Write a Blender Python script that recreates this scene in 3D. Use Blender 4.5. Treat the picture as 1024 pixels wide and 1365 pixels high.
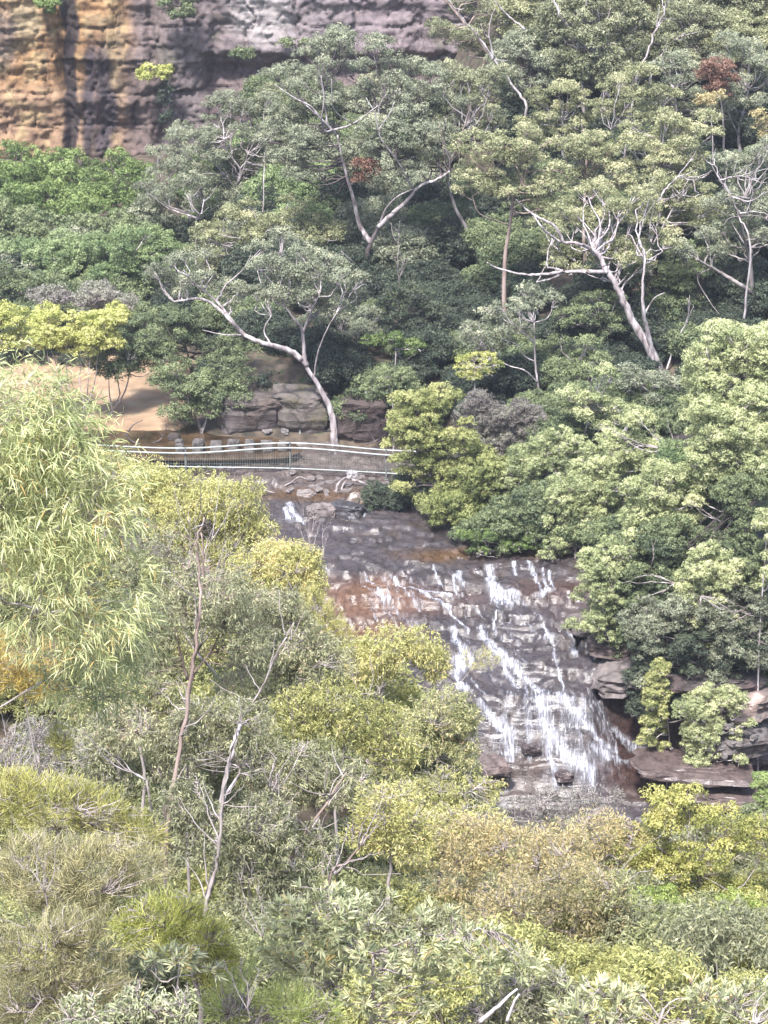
import bpy, math, random
import numpy as np
from math import radians as R, sin, cos, tan, atan, pi

# ------------------------------------------------------------------ camera, light, exposure
for o in list(bpy.data.objects): bpy.data.objects.remove(o)
SC = bpy.context.scene
COL = SC.collection
CAMZ = 40.0; PITCH = R(20); FPX = 512 / tan(R(9))
cd = bpy.data.cameras.new('camera'); cam = bpy.data.objects.new('camera', cd); COL.objects.link(cam)
cd.sensor_fit = 'HORIZONTAL'; cd.sensor_width = 36; cd.angle = R(18)
cd.clip_start = 0.5; cd.clip_end = 2000
cam.location = (0, 0, CAMZ); cam.rotation_euler = (R(90) - PITCH, 0, 0)
SC.camera = cam
SUN_EL, SUN_AZ = R(58), R(200)          # azimuth from +Y clockwise: behind the camera, a little left
W = bpy.data.worlds.new('World'); SC.world = W; W.use_nodes = True
nt = W.node_tree
sky = nt.nodes.new('ShaderNodeTexSky'); sky.sky_type = 'NISHITA'; sky.sun_disc = False
sky.sun_elevation = SUN_EL; sky.sun_rotation = SUN_AZ; sky.dust_density = 2.0; sky.air_density = 1.0; sky.ozone_density = 1.2
bg = nt.nodes['Background']; nt.links.new(sky.outputs[0], bg.inputs[0]); bg.inputs[1].default_value = 0.125
sd = bpy.data.lights.new('sun', 'SUN'); sd.energy = 3.1; sd.angle = R(6); sd.color = (1.0, 0.97, 0.945)
so = bpy.data.objects.new('sun', sd); COL.objects.link(so)
so.rotation_euler = (R(90) - SUN_EL, 0, -SUN_AZ + pi)
so.location = (0, 0, 80)
SC.view_settings.view_transform = 'Standard'; SC.view_settings.look = 'None'
SC.view_settings.exposure = 1.5; SC.view_settings.gamma = 1.0
SC.render.engine = 'CYCLES'
SC.cycles.max_bounces = 5; SC.cycles.diffuse_bounces = 3; SC.cycles.glossy_bounces = 2
SC.cycles.transmission_bounces = 3; SC.cycles.transparent_max_bounces = 6
SC.cycles.volume_bounces = 0
SC.cycles.use_denoising = True
SC.cycles.use_adaptive_sampling = True; SC.cycles.adaptive_threshold = 0.02

rng = np.random.default_rng(7); random.seed(7)

# ------------------------------------------------------------------ maths helpers
FW = np.array([0, cos(PITCH), -sin(PITCH)]); UP = np.array([0, sin(PITCH), cos(PITCH)])
def P(px, py, y):
    """point of the world at forward distance y seen at photo pixel (px, py)"""
    d = FW + UP * ((682.5 - py) / FPX); d = d + np.array([(px - 512) / FPX, 0, 0])
    t = y / d[1]
    return np.array([0, 0, CAMZ]) + d * t
def mpp(y, py=682):                          # metres per photo pixel at distance y
    return y / cos(PITCH) / FPX
def sstep(a, b, x):
    t = np.clip((x - a) / (b - a), 0, 1); return t * t * (3 - 2 * t)
def _h(i, j, k, s):
    n = (i * 374761393 + j * 668265263 + k * 2147483647 + s * 1274126177) & 0xffffffff
    n = ((n ^ (n >> 13)) * 1274126177) & 0xffffffff
    n = ((n ^ (n >> 15)) * 2246822519) & 0xffffffff
    return ((n ^ (n >> 16)) & 0xffff) / 65535.0
def vn(x, y, z=0.0, s=0):
    x = np.asarray(x, float); y = np.asarray(y, float); z = np.asarray(z, float) + 0 * x
    xi = np.floor(x).astype(np.int64); yi = np.floor(y).astype(np.int64); zi = np.floor(z).astype(np.int64)
    fx, fy, fz = x - xi, y - yi, z - zi
    fx, fy, fz = [f * f * (3 - 2 * f) for f in (fx, fy, fz)]
    r = 0
    for a in (0, 1):
        for b in (0, 1):
            for c in (0, 1):
                w = (fx if a else 1 - fx) * (fy if b else 1 - fy) * (fz if c else 1 - fz)
                r = r + w * _h(xi + a, yi + b, zi + c, s)
    return r * 2 - 1
def fbm(x, y, z=0.0, s=0, o=4, g=0.5):
    r = 0; a = 1; t = 0
    for k in range(o):
        r = r + a * vn(np.asarray(x) * 2**k, np.asarray(y) * 2**k, np.asarray(z) * 2**k, s + k); t += a; a *= g
    return r / t

# ------------------------------------------------------------------ object helpers
def tag(o, label=None, cat=None, group=None, kind=None):
    if label: o['label'] = label
    if cat: o['category'] = cat
    if group: o['group'] = group
    if kind: o['kind'] = kind
    return o
def empty(name, loc):
    o = bpy.data.objects.new(name, None); COL.objects.link(o); o.location = [float(v) for v in loc]
    o.empty_display_size = 0.3
    return o
def mesh(name, v, faces, m, parent=None, origin=(0, 0, 0), attrs=None, smooth=False):
    """faces: list of (k-gon index arrays (n,k))"""
    v = np.asarray(v, np.float32) - np.asarray(origin, np.float32)
    me = bpy.data.meshes.new(name)
    me.vertices.add(len(v)); me.vertices.foreach_set('co', v.ravel())
    idx = np.concatenate([f.ravel() for f in faces]).astype(np.int32)
    tot = np.concatenate([np.full(len(f), f.shape[1]) for f in faces]).astype(np.int32)
    st = np.concatenate([[0], np.cumsum(tot)[:-1]]).astype(np.int32)
    me.loops.add(len(idx)); me.loops.foreach_set('vertex_index', idx)
    me.polygons.add(len(tot)); me.polygons.foreach_set('loop_start', st)
    me.polygons.foreach_set('loop_total', tot)
    me.polygons.foreach_set('use_smooth', np.full(len(tot), smooth))
    for k, a in (attrs or {}).items():
        a = np.asarray(a, np.float32)
        if a.ndim == 1:
            at = me.attributes.new(k, 'FLOAT', 'POINT'); at.data.foreach_set('value', a)
        else:
            at = me.attributes.new(k, 'FLOAT_COLOR', 'POINT')
            c = np.ones((len(a), 4), np.float32); c[:, :3] = a; at.data.foreach_set('color', c.ravel())
    me.update(); me.validate()
    if m: me.materials.append(m)
    o = bpy.data.objects.new(name, me); COL.objects.link(o)
    if parent is not None: o.parent = parent
    return o
class Acc:
    """collects mesh pieces that make ONE part"""
    def __init__(s): s.v = []; s.f = {}; s.n = 0; s.a = []
    def add(s, v, faces, a=None):
        for f in faces:
            if len(f): s.f.setdefault(f.shape[1], []).append(f + s.n)
        s.v.append(v); s.n += len(v); s.a.append(np.full(len(v), 0.5) if a is None else a)
    def build(s, name, m, parent=None, origin=(0, 0, 0), smooth=False):
        if not s.n: return None
        return mesh(name, np.concatenate(s.v), [np.concatenate(x) for x in s.f.values()], m, parent, origin, {'tint': np.concatenate(s.a)}, smooth)
def nrm(a): return a / (np.linalg.norm(a, axis=-1, keepdims=True) + 1e-9)
def runit(n): return nrm(rng.normal(size=(n, 3)))
def smooth_path(pts, seg=5, wob=0.0):
    p = np.asarray(pts, float); n = len(p)
    if n < 2: return p
    q = np.vstack([2 * p[0] - p[1], p, 2 * p[-1] - p[-2]]); out = []
    for i in range(1, n):
        a, b, c, d = q[i - 1], q[i], q[i + 1], q[i + 2]
        for t in np.linspace(0, 1, seg, endpoint=False):
            out.append(0.5 * (2 * b + (c - a) * t + (2 * a - 5 * b + 4 * c - d) * t * t + (3 * b - a - 3 * c + d) * t**3))
    out.append(p[-1]); out = np.array(out)
    if wob: out[1:-1] += rng.normal(size=out[1:-1].shape) * wob
    return out
def tube(acc, pts, r0, r1, k=6, rough=0.0, tintv=0.5):
    p = np.asarray(pts, float); n = len(p)
    if n < 2: return
    t = nrm(np.gradient(p, axis=0)); a = np.array([1.0, 0, 0]) if abs(t[0][0]) < 0.8 else np.array([0, 1.0, 0])
    A = nrm(np.cross(t, a)); B = np.cross(t, A)
    L = np.concatenate([[0], np.cumsum(np.linalg.norm(np.diff(p, axis=0), axis=1))]); L /= L[-1] + 1e-9
    r = (r0 + (r1 - r0) * L**0.8)[:, None]
    an = np.arange(k) * 2 * pi / k
    rr = r * (1 + rough * rng.normal(size=(n, k)))
    v = p[:, None] + rr[..., None] * (np.cos(an)[None, :, None] * A[:, None] + np.sin(an)[None, :, None] * B[:, None])
    v = v.reshape(-1, 3); i = np.arange((n - 1) * k); j = i // k * k + (i + 1) % k if False else (i // k) * k + (i % k + 1) % k
    f = np.stack([i, j, j + k, i + k], 1)
    caps = np.stack([np.arange(k)[::-1], np.arange(k) + (n - 1) * k])
    acc.add(v, [f, caps] if k != 4 else [np.vstack([f, caps])], np.full(len(v), tintv) + rng.normal(size=len(v)) * 0.05)

# ------------------------------------------------------------------ materials
def newmat(name):
    m = bpy.data.materials.new(name); m.use_nodes = True
    n = m.node_tree.nodes; l = m.node_tree.links
    return m, n, l, n['Principled BSDF']
def ramp(n, cols, pos=None):
    r = n.new('ShaderNodeValToRGB'); e = r.color_ramp.elements
    pos = pos or [i / (len(cols) - 1) for i in range(len(cols))]
    while len(e) < len(cols): e.new(0.5)
    for i, (c, p) in enumerate(zip(cols, pos)): e[i].position = p; e[i].color = (*c, 1)
    return r
def leafmat(name, cols, pos=None, trans=0.25, rough=0.55, var=0.0):
    m, n, l, b = newmat(name)
    a = n.new('ShaderNodeAttribute'); a.attribute_name = 'tint'
    r = ramp(n, cols, pos); l.new(a.outputs['Fac'], r.inputs[0])
    b.inputs['Roughness'].default_value = rough
    b.inputs['Specular IOR Level'].default_value = 0.35
    l.new(r.outputs[0], b.inputs['Base Color'])
    tr = n.new('ShaderNodeBsdfTranslucent'); l.new(r.outputs[0], tr.inputs[0])
    mx = n.new('ShaderNodeMixShader'); mx.inputs[0].default_value = trans
    l.new(b.outputs[0], mx.inputs[1]); l.new(tr.outputs[0], mx.inputs[2])
    l.new(mx.outputs[0], n['Material Output'].inputs[0])
    return m
def barkmat(name, cols, scale=3.0, stretch=0.25, rough=0.8):
    m, n, l, b = newmat(name)
    tc = n.new('ShaderNodeTexCoord'); mp = n.new('ShaderNodeMapping'); mp.inputs['Scale'].default_value = (1, 1, stretch)
    l.new(tc.outputs['Object'], mp.inputs[0])
    ns = n.new('ShaderNodeTexNoise'); ns.inputs['Scale'].default_value = scale; ns.inputs['Detail'].default_value = 5
    l.new(mp.outputs[0], ns.inputs[0]); r = ramp(n, cols, [0.3 + 0.4 * i / (len(cols) - 1) for i in range(len(cols))])
    l.new(ns.outputs[0], r.inputs[0]); l.new(r.outputs[0], b.inputs['Base Color'])
    b.inputs['Roughness'].default_value = rough
    bp = n.new('ShaderNodeBump'); bp.inputs['Strength'].default_value = 0.5; bp.inputs['Distance'].default_value = 0.05
    l.new(ns.outputs[0], bp.inputs['Height']); l.new(bp.outputs[0], b.inputs['Normal'])
    return m
M = {}
L = lambda k, *a, **kw: M.__setitem__(k, leafmat(k, *a, **kw))
L('gum',    [(.085,.095,.06), (.19,.20,.115), (.31,.325,.19), (.52,.51,.32)], [0, .4, .75, 1])
L('gumgrey',[(.09,.10,.075), (.20,.215,.14), (.31,.335,.23), (.52,.52,.35)], [0, .4, .75, 1])
L('gumyel', [(.09,.10,.055), (.22,.235,.12), (.39,.40,.22), (.62,.59,.36)], [0, .35, .7, 1])
L('pale',   [(.10,.13,.065), (.25,.29,.14), (.44,.48,.24), (.64,.65,.37)], [0, .35, .7, 1])
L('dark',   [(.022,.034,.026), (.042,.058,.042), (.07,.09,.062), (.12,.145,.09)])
L('mid',    [(.06,.08,.05), (.11,.145,.08), (.19,.23,.115), (.30,.34,.17)])
L('green',  [(.045,.075,.03), (.10,.15,.05), (.19,.26,.085), (.33,.41,.15)])
L('fern',   [(.08,.12,.06), (.16,.23,.10), (.26,.33,.15), (.38,.45,.22)])
L('lime',   [(.13,.17,.05), (.32,.36,.10), (.54,.55,.18), (.70,.68,.30)])
L('olive',  [(.07,.09,.035), (.17,.20,.07), (.32,.35,.13), (.50,.50,.22)])
L('heath',  [(.12,.105,.10), (.20,.18,.17), (.27,.245,.22), (.33,.33,.25)])
L('deadred',[(.14,.07,.05), (.22,.12,.085), (.30,.18,.13)])
L('tea',    [(.10,.125,.035), (.23,.25,.075), (.42,.42,.13), (.66,.60,.24)])
L('long',   [(.12,.155,.07), (.28,.335,.16), (.50,.53,.23), (.76,.76,.46), (.66,.50,.18), (.58,.40,.16)], [0, .3, .6, .9, .97, 1])
L('mallee', [(.12,.14,.07), (.28,.30,.14), (.47,.47,.23), (.74,.69,.38), (.58,.42,.24)], [0, .4, .75, .95, 1])
L('mallyel',[(.15,.17,.07), (.36,.37,.14), (.58,.55,.22), (.80,.74,.36), (.72,.50,.25)], [0, .35, .7, .95, 1])
L('banksia',[(.16,.19,.11), (.33,.37,.21), (.54,.56,.33), (.74,.72,.44), (.66,.46,.20)], [0, .35, .65, .90, 1])
L('mallgrey',[(.12,.13,.08), (.27,.28,.165), (.44,.44,.26), (.70,.66,.40), (.52,.38,.28)], [0, .4, .75, .95, 1])
L('needlebr',[(.14,.135,.08), (.31,.295,.16), (.50,.46,.24), (.70,.62,.36)], trans=.2)
L('rust',   [(.14,.125,.075), (.30,.275,.15), (.50,.425,.22), (.72,.56,.29), (.42,.45,.22)], [0, .3, .6, .85, 1])
L('needle', [(.15,.17,.06), (.33,.34,.11), (.54,.51,.18), (.74,.67,.32)], trans=.2)
L('needley',[(.18,.20,.05), (.38,.41,.10), (.58,.57,.18), (.72,.69,.30)], trans=.2)
L('needleo',[(.18,.14,.04), (.38,.28,.07), (.55,.42,.12), (.66,.53,.22)], trans=.2)
L('needleg',[(.08,.13,.03), (.19,.26,.06), (.34,.41,.11), (.48,.52,.2)], trans=.2)
B = lambda k, *a, **kw: M.__setitem__(k, barkmat(k, *a, **kw))
B('whitebark', [(.13,.10,.10), (.36,.31,.31), (.62,.58,.58)], scale=5)
B('pinkbark', [(.14,.10,.09), (.30,.22,.19), (.46,.37,.33)])
B('darkbark', [(.025,.02,.02), (.07,.055,.055), (.16,.13,.13)])
B('greybark', [(.09,.07,.07), (.22,.19,.18), (.38,.34,.33)])
B('twig', [(.18,.145,.135), (.36,.31,.30), (.54,.48,.46)], scale=8)

def rockmat(name, wet=False, scale=1.0, attr='rock', bump=0.6, vsc=.6, cf=.6, sf=.6):
    m, n, l, b = newmat(name)
    tc = n.new('ShaderNodeTexCoord')
    a = n.new('ShaderNodeAttribute'); a.attribute_name = attr
    ns = n.new('ShaderNodeTexNoise'); ns.inputs['Scale'].default_value = 2.2 * scale; ns.inputs['Detail'].default_value = 9; ns.inputs['Roughness'].default_value = .65
    l.new(tc.outputs['Object'], ns.inputs[0])
    mp = n.new('ShaderNodeMapping'); mp.inputs['Scale'].default_value = (0.35, 0.35, 2.4); l.new(tc.outputs['Object'], mp.inputs[0])
    st = n.new('ShaderNodeTexNoise'); st.inputs['Scale'].default_value = 2.0 * scale; st.inputs['Detail'].default_value = 6; l.new(mp.outputs[0], st.inputs[0])
    vo = n.new('ShaderNodeTexVoronoi'); vo.feature = 'DISTANCE_TO_EDGE'; vo.inputs['Scale'].default_value = vsc
    wv = n.new('ShaderNodeMixRGB'); wv.inputs[0].default_value = 0.45; l.new(tc.outputs['Object'], wv.inputs[1]); l.new(ns.outputs[1], wv.inputs[2]); l.new(wv.outputs[0], vo.inputs[0])
    cr = ramp(n, [(.35,.32,.32), (1, 1, 1)], [0, .03]); l.new(vo.outputs[0], cr.inputs[0])
    r1 = ramp(n, [(.45,.42,.42), (1.0,1.0,1.0), (1.45,1.4,1.35)], [.3, .5, .72]); l.new(ns.outputs[0], r1.inputs[0])
    r2 = ramp(n, [(.7,.68,.68), (1.15,1.12,1.1)], [.35, .65]); l.new(st.outputs[0], r2.inputs[0])
    x = a.outputs['Color']
    for q, fac in ((r1, .85), (r2, sf), (cr, cf)):
        mx = n.new('ShaderNodeMixRGB'); mx.blend_type = 'MULTIPLY'; mx.inputs[0].default_value = fac
        l.new(x, mx.inputs[1]); l.new(q.outputs[0], mx.inputs[2]); x = mx.outputs[0]
    l.new(x, b.inputs['Base Color'])
    if wet:
        rr = ramp(n, [(.20,.20,.20), (.50,.50,.50)], [.4, .65]); l.new(ns.outputs[0], rr.inputs[0]); l.new(rr.outputs[0], b.inputs['Roughness'])
    else: b.inputs['Roughness'].default_value = .9
    ad = n.new('ShaderNodeMath'); ad.operation = 'ADD'; l.new(ns.outputs[0], ad.inputs[0]); l.new(st.outputs[0], ad.inputs[1])
    mu = n.new('ShaderNodeMath'); mu.operation = 'ADD'; l.new(ad.outputs[0], mu.inputs[0]); l.new(cr.outputs[0], mu.inputs[1])
    bp = n.new('ShaderNodeBump'); bp.inputs['Strength'].default_value = bump; bp.inputs['Distance'].default_value = .12
    l.new(mu.outputs[0], bp.inputs['Height']); l.new(bp.outputs[0], b.inputs['Normal'])
    return m
M['rock'] = rockmat('sandstone'); M['wetrock'] = rockmat('wet_rock', True, 1.3, bump=.35, vsc=.33, cf=0.0, sf=.2); M['cliffrock'] = rockmat('cliff_rock', False, .8, bump=.4, vsc=.9, cf=.35, sf=.12)

def simple(name, cols, scale=5, rough=.7, spec=.5, bump=.2, metal=0):
    m, n, l, b = newmat(name); tc = n.new('ShaderNodeTexCoord'); ns = n.new('ShaderNodeTexNoise')
    ns.inputs['Scale'].default_value = scale; ns.inputs['Detail'].default_value = 7; l.new(tc.outputs['Object'], ns.inputs[0])
    r = ramp(n, cols, [.32 + .36 * i / max(1, len(cols) - 1) for i in range(len(cols))]); l.new(ns.outputs[0], r.inputs[0]); l.new(r.outputs[0], b.inputs['Base Color'])
    b.inputs['Roughness'].default_value = rough; b.inputs['Specular IOR Level'].default_value = spec; b.inputs['Metallic'].default_value = metal
    bp = n.new('ShaderNodeBump'); bp.inputs['Strength'].default_value = bump; bp.inputs['Distance'].default_value = .05
    l.new(ns.outputs[0], bp.inputs['Height']); l.new(bp.outputs[0], b.inputs['Normal'])
    return m
M['ground'] = simple('leaf_litter', [(.03,.028,.02), (.07,.055,.04), (.12,.09,.065), (.05,.07,.03)], 1.5, .95, bump=1)
M['sand'] = simple('sand', [(.22,.145,.09), (.31,.21,.13), (.37,.27,.18)], .8, .95, bump=.3)
M['foam'] = simple('foam', [(.36,.37,.43), (.58,.59,.64), (.82,.83,.86)], 6, .4, bump=.6)
def watersheet():
    m, n, l, b = newmat('white_water'); tc = n.new('ShaderNodeTexCoord'); at = n.new('ShaderNodeAttribute'); at.attribute_name = 'tint'
    mp = n.new('ShaderNodeMapping'); mp.inputs['Scale'].default_value = (9, 2.0, 1.4); mp.inputs['Rotation'].default_value = (0, 0, R(12)); l.new(tc.outputs['Object'], mp.inputs[0])
    ns = n.new('ShaderNodeTexNoise'); ns.inputs['Scale'].default_value = 1.0; ns.inputs['Detail'].default_value = 8; ns.inputs['Roughness'].default_value = .78; ns.inputs['Distortion'].default_value = .9; l.new(mp.outputs[0], ns.inputs[0])
    a = n.new('ShaderNodeMath'); a.operation = 'MULTIPLY_ADD'; l.new(at.outputs['Fac'], a.inputs[0]); a.inputs[1].default_value = .44; l.new(ns.outputs[0], a.inputs[2])
    r = ramp(n, [(0, 0, 0), (.32, .32, .32), (.95, .95, .95)], [.69, .84, 1.0]); l.new(a.outputs[0], r.inputs[0])
    c = ramp(n, [(.28, .28, .34), (.50, .51, .57), (.78, .79, .82)], [.38, .52, .68]); l.new(ns.outputs[0], c.inputs[0]); l.new(c.outputs[0], b.inputs['Base Color']); b.inputs['Roughness'].default_value = .35
    bp = n.new('ShaderNodeBump'); bp.inputs['Strength'].default_value = .8; bp.inputs['Distance'].default_value = .06; l.new(ns.outputs[0], bp.inputs['Height']); l.new(bp.outputs[0], b.inputs['Normal'])
    l.new(r.outputs[0], b.inputs['Alpha']); return m
M['whitewater'] = watersheet()
M['metal'] = simple('painted_rail', [(.26,.29,.28), (.40,.43,.42)], 4, .4, bump=0)
M['post'] = simple('steel_post', [(.12,.13,.12), (.22,.23,.22)], 6, .5, bump=.1)
M['stone'] = simple('cut_sandstone', [(.26,.22,.19), (.42,.37,.33), (.52,.47,.42)], 4, .9, bump=.5)
M['red'] = simple('red_paint', [(.42,.08,.07), (.5,.12,.1)], 8, .5, bump=0)
M['pool'] = simple('pool_water', [(.03,.02,.012), (.07,.045,.025), (.12,.08,.05)], .7, .08, .6, bump=.15)
M['stream'] = simple('stream_water', [(.09,.08,.10), (.16,.14,.16)], .7, .1, .6, bump=.15)

# ------------------------------------------------------------------ terrain
GROOVES = []
def bed(x, y):
    z = bed0(x, y)
    for a, b, w, dp in GROOVES:
        d = b - a; t = np.clip(((x - a[0]) * d[0] + (y - a[1]) * d[1]) / (d @ d), 0, 1); r2 = (x - a[0] - t * d[0])**2 + (y - a[1] - t * d[1])**2
        z = z - dp * np.exp(-r2 / (w * w))
    return z
def bed0(x, y):
    x = np.asarray(x, float); y = np.asarray(y, float)
    w = .45 * fbm(x * .35, y * .35, s=3)
    k = sstep(94.5, 99, y)
    s = y + .22 * (x - 4) * k * 1.55 + w * (.5 + .9 * k)
    s = s + .4 * fbm(x * .55, y * .4, s=5, o=3) * k
    S = [84, 87, 88, 91, 93, 94.2, 94.5, 95.0, 95.3, 95.8, 96.1, 96.8, 97.1, 97.5, 99.4, 99.55, 101.0, 101.15, 102.2, 102.3, 103.4, 103.5, 104.6, 106.2, 108.5, 111.4, 111.6, 114, 122]
    Z = [-11, -10.4, -9.4, -8.8, -8.3, -8.0, -7.5, -7.1, -6.4, -5.9, -5.3, -4.9, -4.2, -3.9, -3.35, -3.0, -2.75, -2.4, -2.1, -1.75, -1.45, -1.1, -.85, -.6, -.45, -.35, -.1, 0, .05]
    z = np.interp(s, S, Z)
    # right bank: dry slab, then the ledge with its recess
    rb = sstep(8.7, 11.5, x)
    z = z + rb * sstep(97.5, 99.5, y) * 1.5
    zf = np.interp(y, [84, 92.6, 92.9, 94.1, 94.4, 96.8, 97.2, 98.2, 100], [-11, -9.6, -8.9, -8.5, -7.7, -7.0, -6.2, -3.2, -2.4])
    z = z * (1 - rb * (1 - sstep(98.5, 100, y))) + zf * rb * (1 - sstep(98.5, 100, y))
    z = z + 1.3 * sstep(10, 16, x) * sstep(99, 103, y)
    z = z + 1.2 * (1 - sstep(-9, -5, x)) * sstep(98, 104, y) * (1 - sstep(110, 113, y))
    # bedding planes
    q = .42; zz = z + .5 * fbm(x * .35 + y * .15, y * .35, s=9) + .05 * fbm(x * 1.5, y * 1.5, s=10)
    t = zz / q; ft = t - np.floor(t); terr = (np.floor(t) + sstep(.72, 1, ft)) * q
    z = .58 * z + .42 * (terr - (zz - z)) + .05 * fbm(x * 1.6, y * 1.6, s=12) + .03 * fbm(x * 5, y * 5, s=14)
    z = z + .16 * np.floor(2.6 * fbm(x * .42 + .25 * y, y * .5, s=16)) * k
    return z
def ground(x, y):
    x = np.asarray(x, float); y = np.asarray(y, float)
    near = np.interp(y, [-40, 0, 8, 14, 20, 24, 28, 35, 42, 54, 64, 72, 80, 86, 92], [44, 38.2, 34, 29.8, 26, 23.9, 22.2, 18.9, 16.0, 12.5, 4, -2, -7, -10, -12])
    crest = np.interp(x, [-9, -6.2, -2.8, -1.4, 1.15, 2.1, 2.6, 6, 12], [20.6, 19.2, 17.9, 16.9, 15.2, 12.6, 11.4, 11.6, 12])
    near = near + (crest - 13) * sstep(43, 52, y) * (1 - sstep(54, 70, y)) + 8 * (1 - sstep(-16, -9, x)) * sstep(70, 86, y)
    farL = np.interp(y, [84, 100, 111, 133, 140, 168, 260], [-3, .6, .1, .15, .9, 4.2, 8])
    farC = np.interp(y, [84, 100, 112, 120.5, 124.5, 134, 170, 260], [-9, -2, .02, .1, 2.9, 4.1, 8.5, 30])
    farR = np.interp(y, [84, 93, 97, 100, 112, 118, 124, 145, 172, 260], [-12, -9.5, -6.4, -1.2, .4, 2.9, 4.2, 8.6, 19.5, 60])
    a = sstep(-10, -7, x); b = sstep(3, 9, x) 
    far = farL * (1 - a) + farC * a; far = far * (1 - b) + farR * b
    far = far + sstep(14, 30, x) * 4 * sstep(95, 110, y)
    t = sstep(84, 92, y); z = near * (1 - t) + far * t
    z = z + .35 * fbm(x * .18, y * .18, s=21) * (1 - sstep(108, 112, y) * (1 - sstep(120, 134, y)) * (1 - sstep(2, 8, x)) * .95)
    return z
def inbed(x, y): return (x > -13) & (x < 17.5) & (y > 86) & (y < 121)
def gh(x, y):
    g = ground(x, y)
    return np.where(inbed(np.asarray(x, float), np.asarray(y, float)), np.maximum(bed(x, y), g - 1.2), g)
def grid(name, xs, ys, zf, m, kind='structure', attrs=None):
    X, Y = np.meshgrid(xs, ys); Z = zf(X, Y); nx, ny = len(xs), len(ys)
    v = np.stack([X.ravel(), Y.ravel(), Z.ravel()], 1)
    i = (np.arange(ny - 1)[:, None] * nx + np.arange(nx - 1)[None]).ravel()
    o = mesh(name, v, [np.stack([i, i + 1, i + nx + 1, i + nx], 1)], m, attrs={k: f(X.ravel(), Y.ravel(), Z.ravel()) for k, f in (attrs or {}).items()}, smooth=True)
    return tag(o, kind=kind)
def gz(x, y):
    g = ground(x, y)
    hole = sstep(-13, -11.5, x) * (1 - sstep(16, 17.5, x)) * sstep(86, 88, y) * (1 - sstep(119.5, 121, y))
    return g - 1.6 * hole - .9 * np.maximum(0, hole) * np.maximum(0, g - bed(x, y))
xs = np.unique(np.concatenate([np.linspace(-220, -34, 20), np.arange(-34, 34, .5), np.linspace(34, 220, 20)]))
ys = np.unique(np.concatenate([np.linspace(-60, 5, 12), np.arange(5, 180, .6), np.linspace(180, 420, 20)]))
grid('ground', xs, ys, gz, M['ground'])

def px_of(x, y, z):
    X = np.asarray(x, float); Yv = np.asarray(y, float); Zv = np.asarray(z, float) - CAMZ
    dep = Yv * cos(PITCH) - Zv * sin(PITCH); up = Yv * sin(PITCH) + Zv * cos(PITCH)
    return 512 + FPX * X / dep, 682.5 - FPX * up / dep
def blob(px, py, cx, cy, rx, ry, soft=.5):
    d = ((px - cx) / rx)**2 + ((py - cy) / ry)**2
    return 1 - sstep(1 - soft, 1 + soft, np.sqrt(d))
def mixc(c, col, m): return c * (1 - m[:, None]) + np.array(col)[None] * m[:, None]
def rockcol(x, y, z):
    # the rock's own colours: grey-violet wet slab, rust and ochre patches, dry red-brown ledges
    n1 = fbm(x * .5, y * .5, s=31); n2 = fbm(x * 1.7, y * 1.7, s=33)
    px, py = px_of(x, y, z); px = px + 14 * n2; py = py + 8 * n1
    c = np.tile(np.array([.165, .142, .150]), (len(x), 1))
    c = mixc(c, (.24, .19, .16), sstep(.0, .5, n2) * .5)
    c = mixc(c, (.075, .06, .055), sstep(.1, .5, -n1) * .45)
    c = mixc(c, (.30, .24, .21), sstep(105, 1e3, y * 0 + 1) * 0)
    c = mixc(c, (.36, .28, .24), sstep(113, 114.5, y) * (.6 + .3 * n2))            # dry shelf by the railing
    c = mixc(c, (.42, .22, .12), blob(px, py, 490, 798, 75, 30) * (.75 + .25 * n2))  # orange bench
    c = mixc(c, (.36, .19, .10), blob(px, py, 500, 842, 60, 12) * .8)
    c = mixc(c, (.34, .19, .14), blob(px, py, 600, 800, 50, 18) * .3)
    c = mixc(c, (.30, .17, .07), blob(px, py, 640, 738, 100, 9) * .75)
    c = mixc(c, (.26, .14, .05), blob(px, py, 420, 660, 75, 10) * .7)
    c = mixc(c, (.22, .15, .13), blob(px, py, 780, 800, 60, 40) * .5)
    c = mixc(c, (.22, .13, .11), blob(px, py, 740, 790, 60, 14) * .6)
    c = mixc(c, (.24, .17, .14), blob(px, py, 690, 1030, 60, 30) * .6)
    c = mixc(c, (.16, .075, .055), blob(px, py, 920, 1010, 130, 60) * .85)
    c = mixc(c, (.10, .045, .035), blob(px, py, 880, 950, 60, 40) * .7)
    c = mixc(c, (.40, .13, .06), blob(px, py, 886, 962, 8, 14) * .8)
    return np.clip(c * .35, .01, 1)
def hit(px, py, f):
    ys_ = np.arange(84, 124, .04); d = FW + UP * ((682.5 - py) / FPX) + np.array([(px - 512) / FPX, 0, 0]); t = ys_ / d[1]
    q = np.array([0, 0, CAMZ]) + d * t[:, None]; h = f(q[:, 0], q[:, 1]); i = int(np.argmax(q[:, 2] <= h)); return np.array([q[i][0], q[i][1], float(h[i])])
gl = []
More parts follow.
